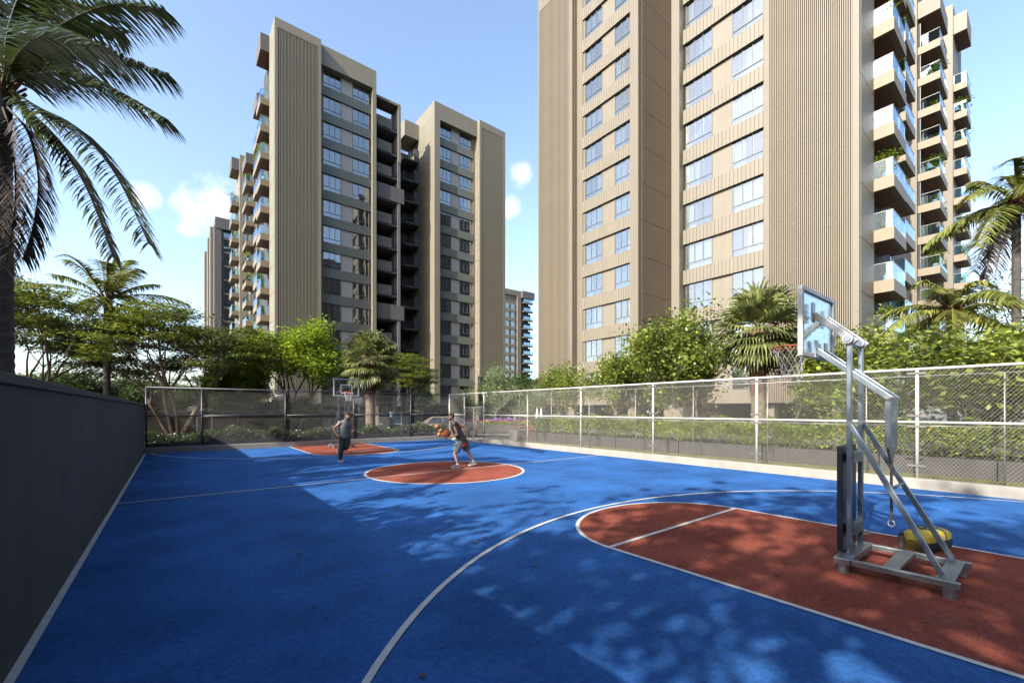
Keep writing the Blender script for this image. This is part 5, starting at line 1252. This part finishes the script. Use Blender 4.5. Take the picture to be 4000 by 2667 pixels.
for si, k, lab in ((0, 8, 'white wicker chair on the corner balcony highest up the right tower'), (0, 4, 'white wicker chair on a lower corner balcony of the right tower'), (2, 8, 'white wicker chair on a middle-column balcony of the right tower'), (3, 11, 'white wicker chair on the end-column balcony near the right tower roof'), (3, 7, 'white wicker chair on the end-column balcony halfway up the right tower')):
    w0, w1, sf, sb, _, _, zoff, _, _ = RT_SETS[si]; wicker(lab, tuple(TR(6.76 + sb - .85, w0 + .55, FH * k + zoff)), 0)
# ------------------------------------------------------------------ people
def capsule(mb, p, q, r0, r1, n=12, m=4):
    """tapered limb with round ends"""
    p, q = Vector(p), Vector(q); d = (q - p).normalized(); pts, rad = [], []
    for i in range(m): a = -PI / 2 + PI / 2 * i / m; pts.append(p + d * r0 * math.sin(a)); rad.append(max(.002, r0 * math.cos(a)))
    pts += [p, p.lerp(q, .5), q]; rad += [r0, (r0 + r1) / 2, r1]
    for i in range(1, m + 1): a = PI / 2 * i / m; pts.append(q + d * r1 * math.sin(a)); rad.append(max(.002, r1 * math.cos(a)))
    mb.tube(pts, rad, n)
M_SKIN = pm('skin', (.44, .24, .16), .55, var=.06, vscale=9); M_SKIN.node_tree.nodes['Principled BSDF'].inputs['Subsurface Weight'].default_value = .06
M_HAIR = pm('brown_hair', (.06, .032, .018), .7, var=.35, vscale=40, bump=.8, bscale=120)
M_EYE = pm('eye', (.02, .018, .016), .3)
M_LIP = pm('lip', (.34, .13, .10), .5)
def person(label, base, J, look, cloth):
    """J: joints in (right, toward camera, up) of the picture plane at base"""
    base = Vector(base); TC = -FW
    def W(j): return base + RT * j[0] + TC * j[1] + Vector((0, 0, j[2]))
    root = empty('person', label, 'person', base)
    b = MB(); P = {k: W(v) for k, v in J.items() if isinstance(v, tuple)}
    lk = (RT * look[0] + TC * look[1] + Vector((0, 0, look[2]))).normalized(); hs = lk.cross(Vector((0, 0, 1))).normalized(); hu = hs.cross(lk).normalized()
    H = P['head']
    def HP(f, s, u): return H + lk * f + hs * s + hu * u
    # head: skull, jaw, nose, ears
    capsule(b, HP(-.012, 0, .035), HP(.0, 0, .03), .088, .082); capsule(b, HP(.022, 0, -.045), HP(.038, 0, -.07), .062, .046)
    capsule(b, HP(.05, 0, -.02), HP(.052, 0, -.05), .050, .045)
    capsule(b, HP(.088, 0, .012), HP(.104, 0, -.022), .011, .016); capsule(b, HP(.078, .026, .03), HP(.078, -.026, .03), .016, .016)
    for s in (-1, 1): capsule(b, HP(-.006, s * .080, .012), HP(-.004, s * .078, -.025), .016, .012)
    capsule(b, P['neck'], HP(-.012, 0, -.06), .060, .052)
    # torso
    mid = P['pelvis'].lerp(P['neck'], .5); capsule(b, P['pelvis'], mid, .125, .118); capsule(b, mid, P['pelvis'].lerp(P['neck'], .82), .12, .125)
    capsule(b, P['rs'], P['ls'], .062, .062); capsule(b, P['rs'].lerp(P['neck'], .35), P['ls'].lerp(P['neck'], .35), .065, .065)
    for s in 'rl':
        sh, el, wr, hd, hp, kn, an = (P[s + k] for k in ('s', 'e', 'w', 'h', 'hip', 'k', 'a'))
        capsule(b, sh, sh.lerp(el, .45), .058, .053); capsule(b, sh.lerp(el, .4), el, .052, .040); capsule(b, el, el.lerp(wr, .35), .042, .044); capsule(b, el.lerp(wr, .3), wr, .042, .026)
        capsule(b, hp, hp.lerp(kn, .5), .088, .074); capsule(b, hp.lerp(kn, .45), kn, .074, .052); capsule(b, kn, kn.lerp(an, .35), .052, .056); capsule(b, kn.lerp(an, .3), an, .055, .034)
        # hand: palm and five fingers curled
        hdir = (hd - wr).normalized(); pn = Vector(J.get(s + 'palm', (0, 0, -1))); pn = (RT * pn[0] + TC * pn[1] + Vector((0, 0, pn[2]))); pn = (pn - hdir * pn.dot(hdir)).normalized(); ps = hdir.cross(pn)
        capsule(b, wr, hd - hdir * .01, .026, .034)
        for o in (-.018, .018): capsule(b, wr + hdir * .02 + ps * o * .6, hd + ps * o, .02, .022)
        cl = J.get(s + 'curl', .8)
        for i, (o, L) in enumerate(((-.034, .062), (-.012, .075), (.011, .07), (.032, .055))):
            q0 = hd + ps * o; d1 = (hdir * math.cos(cl * .5) + pn * math.sin(cl * .5)); q1 = q0 + d1 * L * .5; d2 = (hdir * math.cos(cl * 1.3) + pn * math.sin(cl * 1.3)); q2 = q1 + d2 * L * .45; d3 = (hdir * math.cos(cl * 2) + pn * math.sin(cl * 2)); q3 = q2 + d3 * L * .3
            capsule(b, q0 - hdir * .02, q1, .0115, .0105, 8, 3); capsule(b, q1, q2, .0105, .0095, 8, 3); capsule(b, q2, q3, .0095, .008, 8, 3)
        th = wr + hdir * .03 - ps * .028; t1 = th + (hdir * .6 - ps * .55 + pn * .35).normalized() * .045; capsule(b, th, t1, .015, .012, 8, 3); capsule(b, t1, t1 + (hdir * .8 + pn * .5).normalized() * .032, .012, .0095, 8, 3)
    body = b.build('body', M_SKIN, root, smooth=True)
    md = body.modifiers.new('fuse', 'REMESH'); md.mode = 'VOXEL'; md.voxel_size = .0105; md.use_smooth_shade = True
    sm = body.modifiers.new('soften', 'SMOOTH'); sm.factor = .5; sm.iterations = 3
    # face details
    for s in (-1, 1):
        MB().ball(HP(.0865, s * .031, .014), (.011, .011, .007), 10, 6).build('eye', M_EYE, root)
        MB().tube([HP(.092, s * .015, .034), HP(.094, s * .031, .038), HP(.083, s * .047, .033)], .0055, 5).build('eyebrow', M_HAIR, root)
    MB().tube([HP(.083, -.022, -.058), HP(.093, 0, -.055), HP(.083, .022, -.058)], [.003, .006, .003], 6).build('mouth', M_LIP, root)
    # hair cap and short beard
    h = MB(); V = []; rg = random.Random(len(label))
    n, m_ = 22, 12; vs, fs = [], []
    for i in range(m_ + 1):
        el = PI / 2 - (PI / 2 + .48) * i / m_
        for k in range(n):
            a = 2 * PI * k / n; x = math.cos(el) * math.cos(a); y = math.cos(el) * math.sin(a); z = math.sin(el)
            fr = max(0, x); zz = z if x < .1 else max(z, .02 + .46 * fr)
            rr = .100 + rg.uniform(-.003, .004) + (.016 if z > .5 else 0)
            vs.append(HP(-.010 + x * rr * 1.0, y * rr * .90, .032 + zz * rr * 1.02))
    for i in range(m_):
        for k in range(n): k2 = (k + 1) % n; fs.append((i * n + k, i * n + k2, (i + 1) * n + k2, (i + 1) * n + k))
    h.add(vs, fs); ho = h.build('hair', M_HAIR, root, smooth=True); ho.modifiers.new('thick', 'SOLIDIFY').thickness = .008
    bd = MB()
    for s in (-1, 1): bd.tube([HP(.012, s * .074, -.025), HP(.03, s * .068, -.058), HP(.062, s * .045, -.092), HP(.080, 0, -.104)], [.010, .015, .019, .017], 8)
    bd.tube([HP(.078, -.026, -.050), HP(.094, 0, -.044), HP(.078, .026, -.050)], [.005, .007, .005], 6); bd.build('beard', M_HAIR, root, smooth=True)
    cloth(root, P, W, RT, TC)
    return root
def eloft(mb, secs, n=20, cap=False):
    """garment tube through elliptical sections (centre, axis_a*ra, axis_b*rb)"""
    mb.loft([[c + A * math.cos(2 * PI * k / n) + B * math.sin(2 * PI * k / n) for k in range(n)] for c, A, B in secs], cap)
def garment(mb, name, mat, root, th=.012):
    o = mb.build(name, mat, root, smooth=True); md = o.modifiers.new('thick', 'SOLIDIFY'); md.thickness = th; md.offset = 1; o.modifiers.new('soft', 'SUBSURF').levels = 1; o.modifiers['soft'].render_levels = 1; return o
def wrinkle(mat_name, col): return pm(mat_name, col, .85, var=.12, vscale=7, bump=.5, bscale=16)
def trouser_leg(mb, hp, kn, an, r, end, ankle_r):
    A = (kn - hp).normalized(); x = A.orthogonal().normalized(); y = A.cross(x)
    B = (an - kn).normalized(); x2 = (x - B * x.dot(B)).normalized(); y2 = B.cross(x2)
    if end <= 1: secs = [(hp.lerp(kn, t), x * rr, y * rr) for t, rr in ((-.12, r), (.2, r * 1.02), (.55, r * .98), (end, r * 1.04))]
    else: secs = [(hp.lerp(kn, t), x * rr, y * rr) for t, rr in ((-.1, r), (.35, r * .92), (.8, r * .72))] + [(kn, (x + x2).normalized() * r * .68, (y + y2).normalized() * r * .68)] + [(kn.lerp(an, t), x2 * rr, y2 * rr) for t, rr in ((.2, r * .66), (.6, r * .58), (.9, ankle_r), (1.0, ankle_r * .95))]
    eloft(mb, secs)
def top(mb, P, hem_drop, flare, chest):
    up = (P['neck'] - P['pelvis']).normalized(); ac = (P['ls'] - P['rs']); ac = (ac - up * ac.dot(up)).normalized(); fr = up.cross(ac)
    c0 = P['pelvis'] - up * hem_drop; L = (P['neck'] - c0).length
    secs = []
    for t, ra, rb in ((0, .185 * flare, .142 * flare), (.14, .180 * flare, .140 * flare), (.34, .158, .125), (.58, .182, .138), (.74, .200, .136), (.85, .212, .122), (.92, .190, .108), (.975, .125, .092), (1.0, .078, .078)):
        secs.append((c0 + up * (L * t), ac * ra * chest, fr * rb))
    eloft(mb, secs, 24)
    for s in 'rl':
        sh, el = P[s + 's'], P[s + 'e']; d = (el - sh).normalized(); x = d.orthogonal().normalized(); y = d.cross(x)
        eloft(mb, [(sh.lerp(P['neck'], .35), x * .082, y * .082), (sh, x * .076, y * .076), (sh + d * .05, x * .068, y * .068)], 14)
    return up, ac, fr, c0, L
# --- the runner: grey hooded sleeveless top, dark trousers, grey trainers
def runner_cloth(root, P, W, rt, tc):
    m = wrinkle('grey_jersey', (.19, .20, .205)); mb = MB(); up, ac, fr, c0, L = top(mb, P, .08, 1.0, 1.0); garment(mb, 'sleeveless_hoodie', m, root)
    hd = MB(); n = P['neck']
    hd.tube([n + ac * (.085 * math.cos(a)) + fr * (.085 * math.sin(a)) + up * (.015 + .025 * math.cos(a - PI / 2 - PI)) for a in [2 * PI * k / 20 for k in range(21)]], .030, 8, cap=False); hd.build('hood', m, root, smooth=True)
    cd = MB()
    fdir = fr if fr.dot(tc + rt) > 0 else -fr
    for s in (-1, 1): cd.tube([n + fdir * .10 + ac * s * .025 - up * .03, n + fdir * .150 + ac * s * .028 - up * .16, n + fdir * .158 + ac * s * .03 - up * .27], .005, 5)
    cd.build('drawstring', M_PAD, root)
    t = wrinkle('charcoal_denim', (.035, .036, .04)); mb = MB()
    for s in 'rl': trouser_leg(mb, P[s + 'hip'], P[s + 'k'], P[s + 'a'], .108, 2, .058)
    eloft(mb, [(P['pelvis'] + Vector((0, 0, .10)), ac * .155, fr * .125), (P['pelvis'], ac * .168, fr * .135), (P['pelvis'] - Vector((0, 0, .10)), ac * .15, fr * .125)], 18)
    garment(mb, 'trousers', t, root)
    a, b = MB(), MB(); f = (rt * .80 + tc * .60)
    shoe(a, b, P['ra'] - f * .075 - Vector((0, 0, P['ra'].z - .004)), f, .29); an = P['la']; dn = Vector((0, 0, -1)); f2 = (dn * .95 + rt * .05 + tc * .2).normalized()
    shoe(a, b, an - rt * .055 + Vector((0, 0, .055)), f2, .28, up=(rt * .95 + Vector((0, 0, .1))).normalized())
    a.build('trainer_uppers', M_SHOE, root, smooth=True); b.build('trainer_soles', M_SOLE, root)
JR = dict(head=(.11, .03, 1.675), neck=(.05, .0, 1.50), rs=(-.085, .17, 1.43), ls=(.13, -.16, 1.44), re=(-.32, .20, 1.20), rw=(-.13, .33, 1.00), rh=(-.075, .35, .955), le=(.22, -.26, 1.17), lw=(.29, -.10, 1.11), lh=(.325, -.04, 1.115),
    pelvis=(.0, 0, .95), rhip=(-.065, .07, .90), lhip=(.07, -.06, .90), rk=(-.05, .13, .50), ra=(-.14, .04, .10), lk=(.10, .03, .50), la=(-.28, -.20, .44), rcurl=1.05, lcurl=1.05, rpalm=(-.3, -1, 0), lpalm=(-.2, 1, -.2))
person('bearded runner in a grey sleeveless hoodie and dark trousers, one foot lifted', gp(1345, 1803), JR, (.80, .55, .0), runner_cloth)
# --- the player with the ball: charcoal tank top with red trim, blue-grey shorts
def player_cloth(root, P, W, rt, tc):
    m = wrinkle('charcoal_jersey', (.045, .046, .05)); mb = MB(); up, ac, fr, c0, L = top(mb, P, .13, 1.06, 1.0); garment(mb, 'tank_top', m, root)
    rd = pm('red_trim', (.55, .03, .025), .8, var=.06); mb = MB()
    eloft(mb, [(c0 - up * .045, ac * .206, fr * .160), (c0 + up * .012, ac * .203, fr * .157)], 24); garment(mb, 'red_hem', rd, root, .008)
    for s in 'rl':
        sh, el = P[s + 's'], P[s + 'e']; d = (el - sh).normalized(); x = d.orthogonal().normalized(); y = d.cross(x); c = sh + d * .048
        MB().tube([c + x * (.072 * math.cos(a)) + y * (.072 * math.sin(a)) for a in [2 * PI * k / 16 for k in range(17)]], .007, 6, cap=False).build('red_armhole_trim', rd, root)
    t = wrinkle('blue_grey_shorts', (.17, .225, .245)); mb = MB()
    for s in 'rl': trouser_leg(mb, P[s + 'hip'], P[s + 'k'], P[s + 'a'], .116, .90, 0)
    eloft(mb, [(P['pelvis'] + up * .08, ac * .165, fr * .135), (P['pelvis'], ac * .18, fr * .150), (P['pelvis'] - Vector((0, 0, .12)), ac * .165, fr * .14)], 18)
    garment(mb, 'shorts', t, root)
    # printed letters on the side of the shorts
    hp, kn = P['lhip'], P['lk']; cu = bpy.data.curves.new('print', 'FONT'); cu.body = 'GIPV'; cu.size = .062; cu.extrude = .001
    dn = (kn - hp).normalized(); right = dn; outw = (tc - dn * tc.dot(dn)).normalized(); upv = outw.cross(right)
    tmp = bpy.data.objects.new('print_text', cu); COL.objects.link(tmp); bpy.context.view_layer.update()
    me = bpy.data.meshes.new_from_object(tmp.evaluated_get(bpy.context.evaluated_depsgraph_get())); bpy.data.objects.remove(tmp)
    me.materials.clear(); me.materials.append(M_PAD); to = bpy.data.objects.new('shorts_print', me); COL.objects.link(to)
    mm = Matrix((right, upv, outw)).transposed().to_4x4(); mm.translation = hp + dn * .12 + outw * .132 - upv * .08 - ORG[root.name]
    to.parent = root; to.matrix_local = mm
    a, b = MB(), MB(); f = (-rt * .96 + tc * .25)
    shoe(a, b, P['la'] - f * .085 - Vector((0, 0, P['la'].z - .004)), f, .30); f2 = (-rt * .85 + tc * .1 + Vector((0, 0, -.22))).normalized()
    shoe(a, b, P['ra'] - f2 * .10 - Vector((0, 0, P['ra'].z - .065)), f2, .29, up=(Vector((0, 0, 1)) - rt * .22).normalized())
    a.build('trainer_uppers', M_SHOE, root, smooth=True); b.build('trainer_soles', M_SOLE, root)
    sk = MB()
    for s in 'rl': capsule(sk, P[s + 'a'] + Vector((0, 0, -.03)), P[s + 'a'] + (P[s + 'k'] - P[s + 'a']).normalized() * .035, .044, .042)
    sk.build('socks', M_SOLE, root, smooth=True)
# near side to the camera is his left when he faces left in the picture
JB = dict(head=(-.365, .0, 1.655), neck=(-.30, .0, 1.48), ls=(-.25, .17, 1.40), rs=(-.20, -.17, 1.40), le=(-.14, .24, 1.09), lw=(-.40, .16, .985), lh=(-.475, .12, .985), re=(.10, -.26, 1.30), rw=(.13, -.22, 1.07), rh=(.10, -.20, 1.00),
    pelvis=(.0, 0, .87), lhip=(-.03, .085, .83), rhip=(.06, -.085, .84), lk=(-.235, .12, .50), la=(-.145, .07, .11), rk=(.17, -.12, .52), ra=(.355, -.24, .185), lcurl=.45, rcurl=.7, lpalm=(-.15, -.2, 1), rpalm=(-1, 0, -.2))
BASE_B = gp(1806, 1825)
person('player in a charcoal tank top and blue-grey shorts holding a basketball', BASE_B, JB, (-.98, .12, -.05), player_cloth)
basketball('basketball held low in the hand of the player in the tank top', BASE_B + RT * -.500 - FW * .11 + Vector((0, 0, 1.128)), .125)
